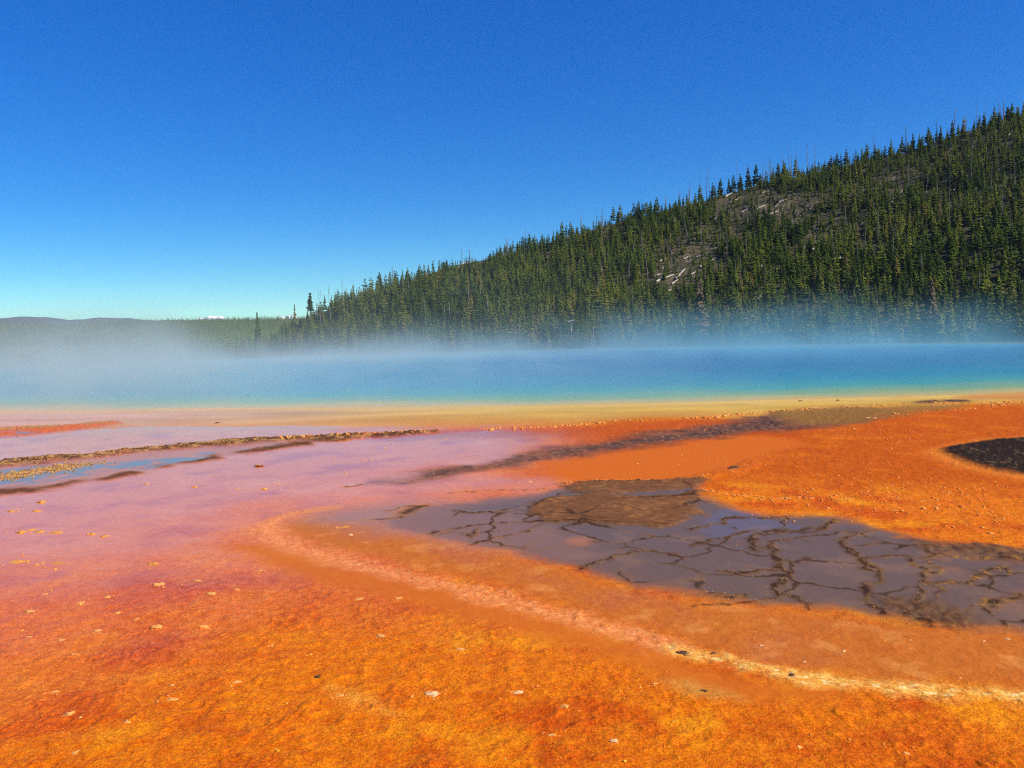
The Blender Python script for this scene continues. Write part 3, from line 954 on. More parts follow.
# ------------------------------------------------------------------ trees
def make_needle_mat(name, tint_attr, stops=None):
    nd = Nodes(name)
    if tint_attr:
        rnd = nd.n('ShaderNodeAttribute', attribute_name='tint').outputs['Fac']
    else:
        rnd = nd.n('ShaderNodeObjectInfo').outputs['Random']
    t = nd.n('ShaderNodeTexCoord').outputs['Object']
    base = nd.ramp(rnd, stops or [(0.0, (0.012, 0.028, 0.005)), (0.4, (0.046, 0.074, 0.010)), (0.75, (0.104, 0.126, 0.016)), (1.0, (0.14, 0.115, 0.026))])
    nn = nd.noise(t, 1.5, 3, 0.6)
    colr = nd.mix(1.0, base, nd.ramp(nn, [(0.3, 0.7), (0.7, 1.3)]), 'MULTIPLY')
    p = nd.n('ShaderNodeBsdfPrincipled', i_Roughness=0.8)
    p.inputs['Specular IOR Level'].default_value = 0.03
    nd.l(colr, p.inputs['Base Color'])
    return nd.out(p.outputs[0])


NEEDLE = make_needle_mat('pine_needles', False)
NEEDLE_FAR = make_needle_mat('far_needles', True, [(0.0, (0.03, 0.055, 0.014)), (0.5, (0.075, 0.115, 0.024)), (1.0, (0.14, 0.18, 0.036))])
NEEDLE_MASS = make_needle_mat('forest_needles', True)
BARK = flat_mat('pine_bark', (0.10, 0.08, 0.065), (0.2, 0.16, 0.13))
RUSTY = flat_mat('dying_needles', (0.06, 0.052, 0.026), (0.12, 0.078, 0.036), 0.8)
SNAG_M = flat_mat('weathered_dead_wood', (0.12, 0.10, 0.085), (0.27, 0.235, 0.20), 1.2)
PALE_WOOD = flat_mat('bleached_log_wood', (0.30, 0.27, 0.23), (0.50, 0.45, 0.39), 0.8)


def crown_mesh(seed, levels=15, per=8, base=0.06, width=0.16, power=0.85, sparse=0.0):
    """needle sprays in drooping whorls round a unit-height stem"""
    g = random.Random(seed)
    v, f3 = [], []
    for k in range(levels):
        t = base + (1 - base) * (k + g.uniform(-0.25, 0.25)) / levels
        t = min(max(t, base), 0.97)
        rad = width * (1 - t) ** power * g.uniform(0.75, 1.2) + 0.008
        n = max(3, int(per * (0.45 + 0.55 * (1 - t))))
        a0 = g.uniform(0, 6.28)
        for j in range(n):
            if g.random() < sparse:
                continue
            a = a0 + 6.283 * j / n + g.uniform(-0.3, 0.3)
            rr_ = rad * g.uniform(0.65, 1.15)
            ca_, sa_ = math.cos(a), math.sin(a)
            dz = g.uniform(-0.035, 0.02)
            hw = rr_ * g.uniform(0.28, 0.45)
            th = g.uniform(0.02, 0.045)
            p0 = (0, 0, t + 0.012)
            pm = (ca_ * rr_ * 0.55, sa_ * rr_ * 0.55, t + dz * 0.4 + 0.008)
            p1 = (ca_ * rr_, sa_ * rr_, t + dz + g.uniform(-0.01, 0.02))
            L = (pm[0] - sa_ * hw, pm[1] + ca_ * hw, pm[2] - g.uniform(0, 0.02))
            Rr = (pm[0] + sa_ * hw, pm[1] - ca_ * hw, pm[2] - g.uniform(0, 0.02))
            U = (pm[0], pm[1], pm[2] + th)
            D = (pm[0] * 0.9, pm[1] * 0.9, pm[2] - th * 1.2)
            b = len(v)
            v += [p0, L, p1, Rr, U, D]
            f3 += [(b, b + 1, b + 4), (b + 1, b + 2, b + 4), (b + 2, b + 3, b + 4), (b + 3, b, b + 4), (b, b + 5, b + 2)]
    # leader
    b = len(v)
    v += [(0.012, 0, 0.93), (-0.006, 0.01, 0.93), (-0.006, -0.01, 0.93), (0, 0, 1.0)]
    f3 += [(b, b + 1, b + 3), (b + 1, b + 2, b + 3), (b + 2, b, b + 3)]
    return np.array(v), np.array(f3)


def stem_mesh(rad=0.014, top=0.9, bends=0.0, seed=0, seg=5, n=4):
    g = random.Random(seed)
    v, f = [], []
    ox = oy = 0.0
    for k in range(n + 1):
        t = k / n
        rr_ = rad * (1 - 0.85 * t)
        for j in range(seg):
            a = 6.283 * j / seg
            v.append((ox + rr_ * math.cos(a), oy + rr_ * math.sin(a), -0.02 + (top + 0.02) * t))
        ox += g.uniform(-bends, bends)
        oy += g.uniform(-bends, bends)
    for k in range(n):
        for j in range(seg):
            j2 = (j + 1) % seg
            f.append((k * seg + j, k * seg + j2, (k + 1) * seg + j2, (k + 1) * seg + j))
    return np.array(v), np.array(f)


def limb(v, f, a, b, r0, r1, seg=4):
    a, b = np.array(a, float), np.array(b, float)
    d = b - a
    d /= np.linalg.norm(d)
    s = np.cross(d, (0.3, 0.2, 0.9))
    s /= np.linalg.norm(s)
    t = np.cross(d, s)
    k0 = len(v)
    for p, rr_ in ((a, r0), (b, r1)):
        for j in range(seg):
            an = 6.283 * j / seg
            v.append(tuple(p + (s * math.cos(an) + t * math.sin(an)) * rr_))
    for j in range(seg):
        j2 = (j + 1) % seg
        f.append((k0 + j, k0 + j2, k0 + seg + j2, k0 + seg + j))


CROWNS = [crown_mesh(10 + i, levels=12 + i % 4 * 2, per=7 + i % 3, base=(0.05, 0.1, 0.16, 0.08, 0.22)[i % 5], width=(0.13, 0.16, 0.18, 0.145, 0.2)[i % 5], power=(0.8, 0.95, 0.7, 0.85, 0.75)[i % 5],
                     sparse=(0, 0.08, 0.15, 0.05, 0.1)[i % 5]) for i in range(8)]
CROWNS += [crown_mesh(60, levels=13, per=6, base=0.3, width=0.17, power=0.5, sparse=0.3), crown_mesh(61, levels=11, per=7, base=0.12, width=0.24, power=0.6, sparse=0.2),
           crown_mesh(62, levels=16, per=5, base=0.4, width=0.13, power=0.45, sparse=0.35), crown_mesh(63, levels=10, per=8, base=0.03, width=0.27, power=0.9, sparse=0.1)]
STEM = stem_mesh()

# scatter on the hill
sp = 2.75
gx_, gy_ = np.meshgrid(np.arange(-140, 420, sp), np.arange(120, 560, sp), indexing='ij')
tx = (gx_ + RNG.uniform(-1.4, 1.4, gx_.shape)).ravel()
ty = (gy_ + RNG.uniform(-1.4, 1.4, gy_.shape)).ravel()
ta, tr = np.arctan2(tx, ty), np.hypot(tx, ty)
tz, tt = hill_z(ta, tr)
zone = (ta > -0.40) & (ta < 0.80) & (tt > 0.0) & (tt < 1.10)
tx, ty, ta, tr, tz, tt = (q[zone] for q in (tx, ty, ta, tr, tz, tt))
P = np.stack([tx, ty, tz], 1)
bare = bare_at(P)
u_, v_ = to_px(P)
keep_p = 0.95 - 0.5 * bare - 0.2 * smooth(0.85, 1.0, tt) - 0.25 * smooth(-0.1, 0.5, fbm(tx, ty, 40, 3, 701)) - 0.05 * smooth(850, 1000, u_) * smooth(0.45, 0.75, tt)
crest = (tt > 0.955)
keep_p = np.where(crest, keep_p * 0.5, keep_p)
keep = RNG.random(len(tx)) < keep_p
tx, ty, ta, tr, tz, tt, u_ = (q[keep] for q in (tx, ty, ta, tr, tz, tt, u_))
th_ = (4.6 + 4.2 * RNG.random(len(tx)) ** 1.6) * (1.0 + 0.25 * smooth(0.12, 0.0, tt)) * (1 - 0.1 * smooth(0.7, 1.0, tt)) * np.clip(1 + 0.25 * fbm(tx, ty, 35, 3, 702), 0.65, 1.3)
th_ *= np.where(RNG.random(len(tx)) < 0.12, 0.6, 1.0)
th_ *= (1 - 0.45 * bare_at(np.stack([tx, ty, tz], 1))) * (1 - 0.3 * smooth(-0.18, -0.3, ta))
in_view = (u_ > -10) & (u_ < 1034)
size = np.where(in_view, th_ / tr, 0)
# the 270 that show largest are trees of their own
order = np.argsort(-size)
solo = order[:262]
mass = order[262:]
print('hill trees', len(tx))

# the forest as one mass
vs, fs, tints = [], [], []
off_ = 0
which = RNG.integers(0, len(CROWNS), len(mass))
for ci in range(len(CROWNS)):
    ids = mass[which == ci]
    cv, cf = CROWNS[ci]
    sv, sf = STEM
    h = th_[ids]
    rot = RNG.uniform(0, 6.283, len(ids))
    wid = RNG.uniform(0.95, 1.5, len(ids))
    lean = RNG.normal(0, 0.02, (len(ids), 2))
    sf3 = np.concatenate([sf[:, [0, 1, 2]], sf[:, [0, 2, 3]]])
    allv = np.concatenate([cv, sv])
    allf = np.concatenate([cf, sf3 + len(cv)])
    co, si = np.cos(rot), np.sin(rot)
    vx = (allv[None, :, 0] * co[:, None] - allv[None, :, 1] * si[:, None]) * wid[:, None] + allv[None, :, 2] * lean[:, :1]
    vy = (allv[None, :, 0] * si[:, None] + allv[None, :, 1] * co[:, None]) * wid[:, None] + allv[None, :, 2] * lean[:, 1:]
    vz = np.repeat(allv[None, :, 2], len(ids), 0)
    V = np.stack([vx, vy, vz], 2) * h[:, None, None] + np.stack([tx[ids], ty[ids], tz[ids] - 0.1], 1)[:, None, :]
    vs.append(V.reshape(-1, 3))
    fs.append((allf[None] + (np.arange(len(ids)) * len(allv))[:, None, None]).reshape(-1, 3) + off_)
    tn = np.clip(0.46 + 0.35 * fbm(tx[ids], ty[ids], 45, 3, 703) + RNG.normal(0, 0.22, len(ids)), 0, 1)
    tints.append(np.repeat(tn, len(allv)))
    off_ += len(allv) * len(ids)
forest = mesh_np('pine_forest', np.concatenate(vs), np.concatenate(fs), NEEDLE_MASS)
attr_float(forest, 'tint', np.concatenate(tints))
tag(forest, 'dense young pine forest covering the steep hillside', 'forest', kind='stuff')

# far woods as one mass of small trees
cv, cf = crown_mesh(91, levels=6, per=5, base=0.05, width=0.2)
N_FAR = 24000
fa_ = RNG.uniform(-0.62, -0.10, N_FAR)
fr_ = 300 * (2500 / 300) ** (RNG.random(N_FAR) ** 0.8)
fz_ = far_z(fa_, fr_)
fx_, fy_ = fr_ * np.sin(fa_), fr_ * np.cos(fa_)
okk = (fbm(fx_, fy_, 120, 3, 801) > -0.45)
fx_, fy_, fz_, fr_, fa_ = (q[okk] for q in (fx_, fy_, fz_, fr_, fa_))
fh_ = RNG.uniform(4.5, 10.0, len(fx_)) * (1 + 0.6 * smooth(500, 2500, fr_))
rot = RNG.uniform(0, 6.283, len(fx_))
co, si = np.cos(rot), np.sin(rot)
wf = (1.0 + 1.2 * smooth(500, 2500, fr_))[:, None]
vx = (cv[None, :, 0] * co[:, None] - cv[None, :, 1] * si[:, None]) * wf
vy = (cv[None, :, 0] * si[:, None] + cv[None, :, 1] * co[:, None]) * wf
V = np.stack([vx, vy, np.repeat(cv[None, :, 2], len(fx_), 0)], 2) * fh_[:, None, None] + np.stack([fx_, fy_, fz_ - 0.2], 1)[:, None, :]
far_wood = mesh_np('far_woods', V.reshape(-1, 3), (cf[None] + (np.arange(len(fx_)) * len(cv))[:, None, None]).reshape(-1, 3), NEEDLE_FAR)
attr_float(far_wood, 'tint', np.repeat(np.clip(0.6 + 0.6 * fbm(fx_, fy_, 150, 3, 802) + RNG.normal(0, 0.3, len(fx_)), 0, 1), len(cv)))
tag(far_wood, 'pale green far-off woods on the low country beyond the steaming spring', 'woods', kind='stuff')

# individual pines
PINE_PARTS = []
for i, (cv, cf) in enumerate(CROWNS):
    c_o = mesh_np('crown', cv, cf, NEEDLE)
    s_o = mesh_np('trunk', STEM[0], STEM[1], BARK)
    PINE_PARTS.append((c_o.data, s_o.data))
    bpy.data.objects.remove(c_o)
    bpy.data.objects.remove(s_o)


def pine(pos, h, kind, wid, label, group, cat='pine tree'):
    e = bpy.data.objects.new('pine_tree', None)
    COL.objects.link(e)
    e.empty_display_size = 0.3
    e.location = pos
    e.scale = (h * wid, h * wid, h)
    e.rotation_euler = (random.gauss(0, 0.02), random.gauss(0, 0.02), random.uniform(0, 6.28))
    for nm, me in zip(('crown', 'trunk'), PINE_PARTS[kind % len(PINE_PARTS)]):
        ch = bpy.data.objects.new(nm, me)
        ch.parent = e
        COL.objects.link(ch)
    return tag(e, label, cat, group)


def hill_point(px_, py_):
    """where the sight line through a spot of the photograph meets the hill"""
    d = ray(px_, py_)
    a_ = math.atan2(d[0], d[1])
    k = math.hypot(d[0], d[1])
    rs = np.linspace(196, 620, 1700)
    zs = CAM_H + d[2] / k * rs
    hz_, _ = hill_z(np.full(rs.shape, a_), rs)
    below = np.where(zs < hz_)[0]
    i = below[0] if len(below) else int(np.argmin(np.abs(zs - hz_)))
    return np.array((rs[i] * math.sin(a_), rs[i] * math.cos(a_), float(hz_[i])))


BANDS = [(-99, 330, 'at the low left end of the hill'), (330, 430, 'under the cluster of tall dead trees'), (430, 520, 'below the small tan clearing near the crest'),
         (520, 600, 'left of the cross-shaped snag pair'), (600, 680, 'left of the brown thin-crowned pine'), (680, 740, 'around the brown thin-crowned pine'),
         (740, 800, 'below the white fallen log on the slope'), (800, 860, 'left of the grassy opening at the hill foot'), (860, 945, 'behind the grassy opening at the hill foot'),
         (945, 1999, 'right of the rust-skirted spruce at the hill foot')]
for k, i in enumerate(solo):
    band = next(b for b in BANDS if b[0] <= u_[i] < b[1])
    hcls = 'tall' if th_[i] > 8.8 else 'short'
    pine((tx[i], ty[i], tz[i] - 0.08), th_[i], int(RNG.integers(0, 12)), random.uniform(0.95, 1.4),
         f"{hcls} green pine in the front rows {band[2]}", f"{hcls} front-row pines {band[2]}")

# ------------------------------------------------------------------ pines that stand out on the skyline and at the hill foot
SKY_PINES = {
    'on the crest beside the three tall bare snags': [(700, 186, 201), (720, 181, 198), (713, 184, 198)],
    'in the close clump above the log-strewn brow': [(740, 173, 188), (734, 176, 191), (729, 178, 192), (748, 167, 187), (756, 167, 188)],
    'on the crest among thin snags right of the brow': [(784, 157, 174), (778, 161, 176), (773, 164, 177), (795, 159, 176), (785, 160, 174)],
    'on the low crest left of the tall snags': [(620, 203, 219), (613, 205, 221), (639, 203, 218), (657, 199, 214), (562, 223, 241), (571, 223, 239), (645, 204, 217)],
    'on the crest above the long slanting log': [(846, 152, 167), (837, 156, 169), (830, 157, 169)],
    'in the group of four left of the single crest snag': [(866, 147, 163), (862, 150, 164), (875, 147, 161), (891, 142, 157)],
    'on the open upper crest in a loose row': [(902, 139, 153), (912.6, 136, 151), (928, 131, 146), (940, 129, 144), (952, 124, 141), (963, 121, 138)],
    'standing apart on the bare top of the crest': [(983.7, 117, 132), (979, 119, 133), (994, 111, 130), (1011, 108, 123), (1008, 111, 125), (1023, 107, 122)],
}
for where, spots in SKY_PINES.items():
    for (a, b0, b1) in spots:
        p = hill_point(a, b1)
        h = (b1 - b0 + 1.5) / F_PX * math.hypot(p[0], p[1])
        pine(p, h, random.choice((1, 2, 4, 6)), random.uniform(1.15, 1.5), f"dark pointed pine {where}", f"pines {where}")


def special_tree(name, px_, top, base, cseed, width, cmat, label, levels=18, per=9, cbase=0.2, sparse=0.1, trad=0.02, tmat=None, power=0.7):
    p = hill_point(px_, base)
    h = (base - top) / F_PX * math.hypot(p[0], p[1])
    e = bpy.data.objects.new(name, None)
    COL.objects.link(e)
    e.location = p
    e.scale = (h, h, h)
    a, b = crown_mesh(cseed, levels=levels, per=per, base=cbase, width=width, sparse=sparse, power=power)
    mesh_np('crown', a, b, cmat, e)
    a, b = stem_mesh(trad, 0.95)
    mesh_np('trunk', a, b, tmat or BARK, e)
    return tag(e, label, 'pine tree')


special_tree('pine_tree', 259, 314, 358, 31, 0.13, NEEDLE, 'lone slim dark spruce standing clear at the low tip of the hill', cbase=0.12)
special_tree('pine_tree', 295, 299, 320, 32, 0.12, NEEDLE, 'thin wispy pine on the skyline, lowest down the hill crest', sparse=0.4, cbase=0.3)
special_tree('pine_tree', 311, 294, 328, 33, 0.15, NEEDLE, 'bushy topped pine with a long bare trunk on the low skyline', cbase=0.5, power=0.5)
special_tree('pine_tree', 700, 278, 350, 34, 0.155, RUSTY, 'tall brown thin-crowned pine with a pale bare lower trunk at the hill foot', cbase=0.2, sparse=0.2, trad=0.022, tmat=PALE_WOOD, levels=34, per=7)
special_tree('pine_tree', 931, 286, 345, 35, 0.16, RUSTY, 'dark spruce with rust coloured skirt beside the grassy opening', cbase=0.1, sparse=0.12, levels=34, per=7)

# ------------------------------------------------------------------ dead standing trunks
def snag_mesh(seed, stubs=7, rad=0.013, fork=False):
    g = random.Random(seed)
    v, f = [], []
    a, b = stem_mesh(rad, 1.0, 0.004, seed, 6, 7)
    v = [tuple(q) for q in a]
    f = [tuple(q) for q in b]
    for k in range(stubs):
        t = g.uniform(0.3, 0.95)
        an = g.uniform(0, 6.283)
        L = g.uniform(0.02, 0.07) * (1.2 - t * 0.7)
        limb(v, f, (0, 0, t), (math.cos(an) * L, math.sin(an) * L, t + g.uniform(-0.02, 0.03)), rad * 0.35, rad * 0.12)
    return np.array(v), np.array(f)


SNAG_DATA = []
for i in range(6):
    a, b = snag_mesh(300 + i, stubs=(5, 9, 14, 4, 20, 8)[i], rad=(0.012, 0.010, 0.013, 0.011, 0.014, 0.012)[i])
    o = mesh_np('snag', a, b, SNAG_M)
    SNAG_DATA.append(o.data)
    bpy.data.objects.remove(o)


def snag(px_, top, base, label, group=None, lean=None, kind=None, tpx=None):
    p = hill_point(px_, base)
    r_ = math.hypot(p[0], p[1])
    h = (base - top) / F_PX * r_
    o = bpy.data.objects.new('dead_trunk', SNAG_DATA[random.randrange(6) if kind is None else kind])
    COL.objects.link(o)
    o.location = (p[0], p[1], p[2] - 0.2)
    k = (24.0 if base - top < 26 else 13.0) / h
    o.scale = (h * k, h * k, h + 0.2)
    lx = (tpx - px_) / max(base - top, 1) if tpx is not None else random.gauss(-0.01, 0.035)
    o.rotation_euler = (random.gauss(0, 0.02), math.atan(lx), random.uniform(-0.3, 0.3))
    return tag(o, label, 'dead tree', group)


SNAGS = [
    (706.5, 163, 198, 'tallest bare snag of the close trio on the crest left of the brow', None, 707, 4),
    (702.5, 167, 198, 'thin snag tilting left beside the tallest one on the crest', None, 700, 1),
    (710, 171, 198, 'shorter dark snag touching the tallest snag on the crest', None, 708.5, 2),
    (717, 178, 224, 'long pale snag whose foot stands on the slope below the crest trio', None, 716, 0),
    (689, 181, 203, 'small solitary snag on the crest left of the trio', None, None, 2),
    (738, 152, 186, 'thin bare pole rising from the pine clump above the log-strewn brow', None, 736.5, 3),
    (873.5, 128, 158, 'single tall bare snag behind the group of four crest pines', None, 873, 2),
    (976.5, 103, 130, 'highest thin bare pole on the bare top of the crest', None, 976, 1),
    (953, 113, 138, 'dark crooked snag leaning right on the upper crest', None, 954.5, 4),
    (937.5, 121, 142, 'slim snag leaning left beside the loose row of crest pines', None, 936, 0),
    (331, 286, 333, 'tallest whitish dead trunk in the cluster on the low crest', None, 330.5, 4),
    (345, 279, 324, 'forked-looking dead trunk rising highest over the low crest', None, 343.5, 4),
    (876.5, 292, 336, 'pale straight dead trunk standing in the grassy opening at the hill foot', None, 876.5, 0),
    (898.5, 298, 342, 'slender grey dead trunk between pale pole and rust-skirted spruce', None, 898, 3),
    (949, 171, 233, 'very long thin dead trunk halfway up the slope under the upper crest', None, 948.5, 1),
    (330, 341, 358, 'short pale pole at the waterside left of the cross-shaped snag', None, 330, 3),
    (555, 318, 349, 'pale bare pole at the hill foot left of the bar-topped snag', None, 554.5, 3),
]
for a in SNAGS:
    snag(a[0], a[1], a[2], a[3], a[4], None, a[6], a[5])
GROUP_SNAGS = {
    'grey dead trunk with broken twigs in the cluster on the low crest': [(321, 289, 327), (324, 290, 329), (347.5, 287, 322), (354, 286, 320), (336, 286, 302), (357, 288, 303), (318, 302, 326), (339, 290, 318)],
    'thin bare stick standing on the crest left of the brow': [(581, 203, 226), (603, 199, 217), (597, 206, 219), (666, 192, 207), (681, 190, 206), (640, 200, 215), (508, 238, 254), (470, 249, 262)],
    'thin bare pole in the row of crest snags right of the brow': [(747, 156, 178), (766, 150, 178), (771, 153, 177), (781, 142, 173), (790, 144, 173), (798, 145, 171), (807, 140, 170), (815, 141, 168)],
    'thin bare pole between pines on the topmost crest': [(1000, 104, 124), (1003, 106, 124), (966, 118, 136), (985, 110, 128), (1018, 107, 120)],
    'grey dead trunk leaning among pines on the mid slope left of the brow': [(606, 222, 268, 601), (648, 243, 282, 645), (678, 208, 236, 672), (689, 214, 244, 684), (642, 230, 255, 642), (629, 262, 285, 629), (600, 270, 300, 598), (540, 262, 290, 541), (470, 285, 310, 468), (450, 300, 325, 450)],
    'grey dead trunk standing among pines on the slope under the bare brow': [(786, 229, 259), (777.5, 227, 240), (720, 226, 240), (740, 255, 285), (765, 262, 290), (834, 238, 268), (803, 250, 276), (852, 225, 250)],
    'grey dead trunk standing among pines on the upper slope near the summit': [(888, 153, 184), (909, 163, 194), (951, 142, 174), (971, 143, 180), (991, 167, 198), (878, 218, 252), (925, 178, 205), (1002, 190, 220), (940, 195, 225), (1015, 165, 195)],
    'weathered dead trunk rising from the steam at the hill foot': [(588, 312, 351), (594, 325, 350), (380, 320, 352), (520, 318, 350), (640, 322, 350), (822, 305, 343), (795, 312, 344), (420, 325, 354), (975, 305, 342)],
}
for lb, spots in GROUP_SNAGS.items():
    for q in spots:
        snag(q[0], q[1], q[2], lb, lb.replace('trunk', 'trunks').replace('stick ', 'sticks ').replace('pole ', 'poles '), None, None, q[3] if len(q) > 3 else None)


for lb, gp, u0, u1, n, up in (('thin grey snag standing among pines left of the stony gully', 'snags left of the stony gully', 400, 640, 16, (0.25, 0.8)), ('thin grey snag standing among pines between gully and summit', 'snags between gully and summit', 700, 1020, 22, (0.2, 0.85)),
                             ('slim bare snag on the skyline left of the brow', 'slim snags on the skyline left of the brow', 380, 690, 10, (1.0, 1.0)), ('slim bare snag on the skyline right of the brow', 'slim snags on the skyline right of the brow', 745, 1015, 12, (1.0, 1.0))):
    for k in range(n):
        u0_ = random.uniform(u0, u1)
        yb = float(np.interp(u0_, [a[0] for a in SKYLINE], [a[1] for a in SKYLINE]))
        yb = yb + 1 + (348 - yb) * (1 - random.uniform(*up))
        L = random.uniform(16, 34) if up[0] < 1 else random.uniform(9, 24)
        snag(u0_, yb - L, yb, lb, gp)


def cross_snag(px_, top, base, bar_y, halfpx, label):
    p = hill_point(px_, base)
    k = math.hypot(p[0], p[1]) / F_PX
    h, hw, zb = (base - top) * k, halfpx * k, (base - bar_y) * k
    a, b = stem_mesh(0.22, h, 0.01, 5, 6, 5)
    v = [tuple(q) for q in a]
    f = [tuple(q) for q in b]
    limb(v, f, (-hw, -0.22, zb - 0.15), (hw, -0.22, zb + 0.2), 0.2, 0.14, 6)
    limb(v, f, (0, 0, h * 0.6), (0.5, 0.1, h * 0.75), 0.07, 0.03)
    o = mesh_np('dead_trunk', np.array(v), np.array(f), PALE_WOOD)
    o.location = p
    return tag(o, label, 'dead tree')


cross_snag(350, 337, 356, 343, 4.5, 'pale cross-shaped snag with a broken bough across it beside the water')
cross_snag(571.5, 318, 349, 321.5, 3.2, 'pale bar-topped snag at the hill foot over the blue water')

# ------------------------------------------------------------------ fallen logs
def log(a, b, label, group=None, rad=0.28, mat=None):
    p, q = hill_point(*a), hill_point(*b)
    mid = (p + q) / 2
    d = q - p
    L = float(np.linalg.norm(d))
    g = random.Random(int(a[0] * 7 + a[1]))
    v, f = [], []
    seg, n = 7, 6
    for k in range(n + 1):
        t = k / n
        rr_ = rad * (1 - 0.45 * t) * g.uniform(0.9, 1.1)
        for j in range(seg):
            an = 6.283 * j / seg
            v.append(((t - 0.5) * L + (g.uniform(-0.2, 0.2) if k in (0, n) else 0), rr_ * math.cos(an), rr_ * math.sin(an) + 0.1 * math.sin(3.1 * t)))
    for k in range(n):
        for j in range(seg):
            j2 = (j + 1) % seg
            f.append((k * seg + j, (k + 1) * seg + j, (k + 1) * seg + j2, k * seg + j2))
    for k in range(3):
        t = g.uniform(-0.3, 0.45) * L
        limb(v, f, (t, 0, 0), (t + 0.5, g.uniform(-0.8, 0.2), g.uniform(0.3, 0.8)), rad * 0.25, rad * 0.1)
    caps = [tuple(range(seg))[::-1], tuple(range(n * seg, n * seg + seg))]
    o = mesh_np('fallen_log', np.array(v), [np.array(f), np.array(caps)], mat or PALE_WOOD)
    o.location = (mid[0], mid[1], mid[2] + rad * 0.9 + 0.15)
    o.rotation_euler = Vector((d[0], d[1], d[2])).to_track_quat('X', 'Z').to_euler()
    return tag(o, label, 'log', group)


log((755.5, 303.5), (761.5, 296.5), 'bright white fallen log lying alone among pines low on the slope', rad=0.42)
log((1008, 136.5), (1019, 126.5), 'long white fallen log slanting just under the topmost crest', rad=0.42)
log((1012, 168.5), (1022, 161), 'white fallen log slanting on the open slope, second below the summit', rad=0.4)
log((842, 176.5), (861, 170), 'long grey fallen log lying across the slope right of the bare brow', rad=0.4)
log((725.5, 197.5), (737.5, 190), 'long pale fallen log on the bare brow under the pine clump', rad=0.36)
log((731, 203.5), (741, 198), 'grey fallen log lying below the long pale log on the brow', rad=0.33)
log((710, 262.5), (729, 254), 'long fallen log across the stony gully left of the brown thin-crowned pine top', rad=0.34)
log((676, 280), (685.5, 269.5), 'fallen log pointing uphill in the stony gully', rad=0.34)
log((656, 283), (674, 276), 'broad pale fallen log along the foot of the stony gully', rad=0.4)
log((891, 203.5), (903.5, 191), 'fallen log running steeply uphill in the upper pines', rad=0.34)
log((638, 300), (646, 298), 'short pale fallen log below the stony gully', rad=0.32)
for spots, lb in (([(953, 192, 960, 185), (958, 183, 967, 177), (954, 172, 961, 170.5), (969.5, 191.5, 978, 189), (1003, 235, 1013, 230), (1012, 152, 1016, 148), (1014, 169, 1023, 164), (930, 160, 938, 157)], 'short pale fallen log on the open slope near the summit'),
                  ([(777, 240.5, 785, 237), (713.4, 221.5, 717.5, 218), (722, 222, 725.5, 218.5), (812, 251.5, 818, 245.5), (803, 253, 805, 246), (770, 215, 779, 212), (790, 222, 800, 226), (812, 228, 824, 233), (757, 210, 766, 206), (800, 205, 808, 208), (742, 213, 752, 209), (779, 203, 788, 200), (828, 240, 838, 243), (762, 194, 769, 192)], 'short pale fallen log in the tangle on the bare brow'),
                  ([(662, 270, 668, 267), (690, 276, 699, 272), (697, 258, 703, 256), (668, 292, 676, 291), (700, 268, 708, 264), (655, 277, 662, 275), (684, 260, 690, 257), (672, 285, 678, 281), (660, 262, 666, 260), (713, 250, 720, 248)], 'short pale fallen log among the stones of the gully'),
                  ([(757, 269, 762, 267), (838, 262, 841, 258), (872, 254, 876, 252), (806, 270, 811, 267), (625, 250, 632, 246), (540, 275, 547, 272)], 'small pale fallen log glimpsed between pines on the mid slope'),
                  ([(462, 265, 470, 262), (474, 262, 482, 264), (455, 270, 461, 267)], 'small pale fallen log in the tan clearing near the low crest')):
    for (a0, a1, b0, b1) in spots:
        log((a0, a1), (b0, b1), lb, lb.replace('log', 'logs'), rad=0.3)

# weathered deadfall strewn at all angles over the open patches
for (cx, cy, ax, ay, n, lb) in ((770, 205, 48, 11, 16, 'grey weathered log in the deadfall strewn over the bare brow'), (815, 223, 42, 10, 14, 'grey weathered log in the deadfall on the dip right of the bare brow'),
                                (688, 262, 32, 16, 14, 'grey weathered log in the deadfall of the upper stony gully'), (672, 286, 24, 10, 10, 'grey weathered log in the deadfall at the gully foot'),
                                (985, 155, 36, 20, 12, 'grey weathered log in the deadfall on the open slope near the summit'), (905, 185, 45, 14, 8, 'grey weathered log in the deadfall on the upper slope')):
    for k in range(n):
        u0, v0 = cx + random.uniform(-1, 1) * ax, cy + random.uniform(-1, 1) * ay
        L, an = random.uniform(3.0, 8.5), random.choice((random.uniform(-0.6, 0.1), random.uniform(-1.4, 1.2)))
        log((u0, v0), (u0 + L * math.cos(an), v0 + L * math.sin(an)), lb, lb.replace('log', 'logs'), rad=random.uniform(0.13, 0.24), mat=SNAG_M)

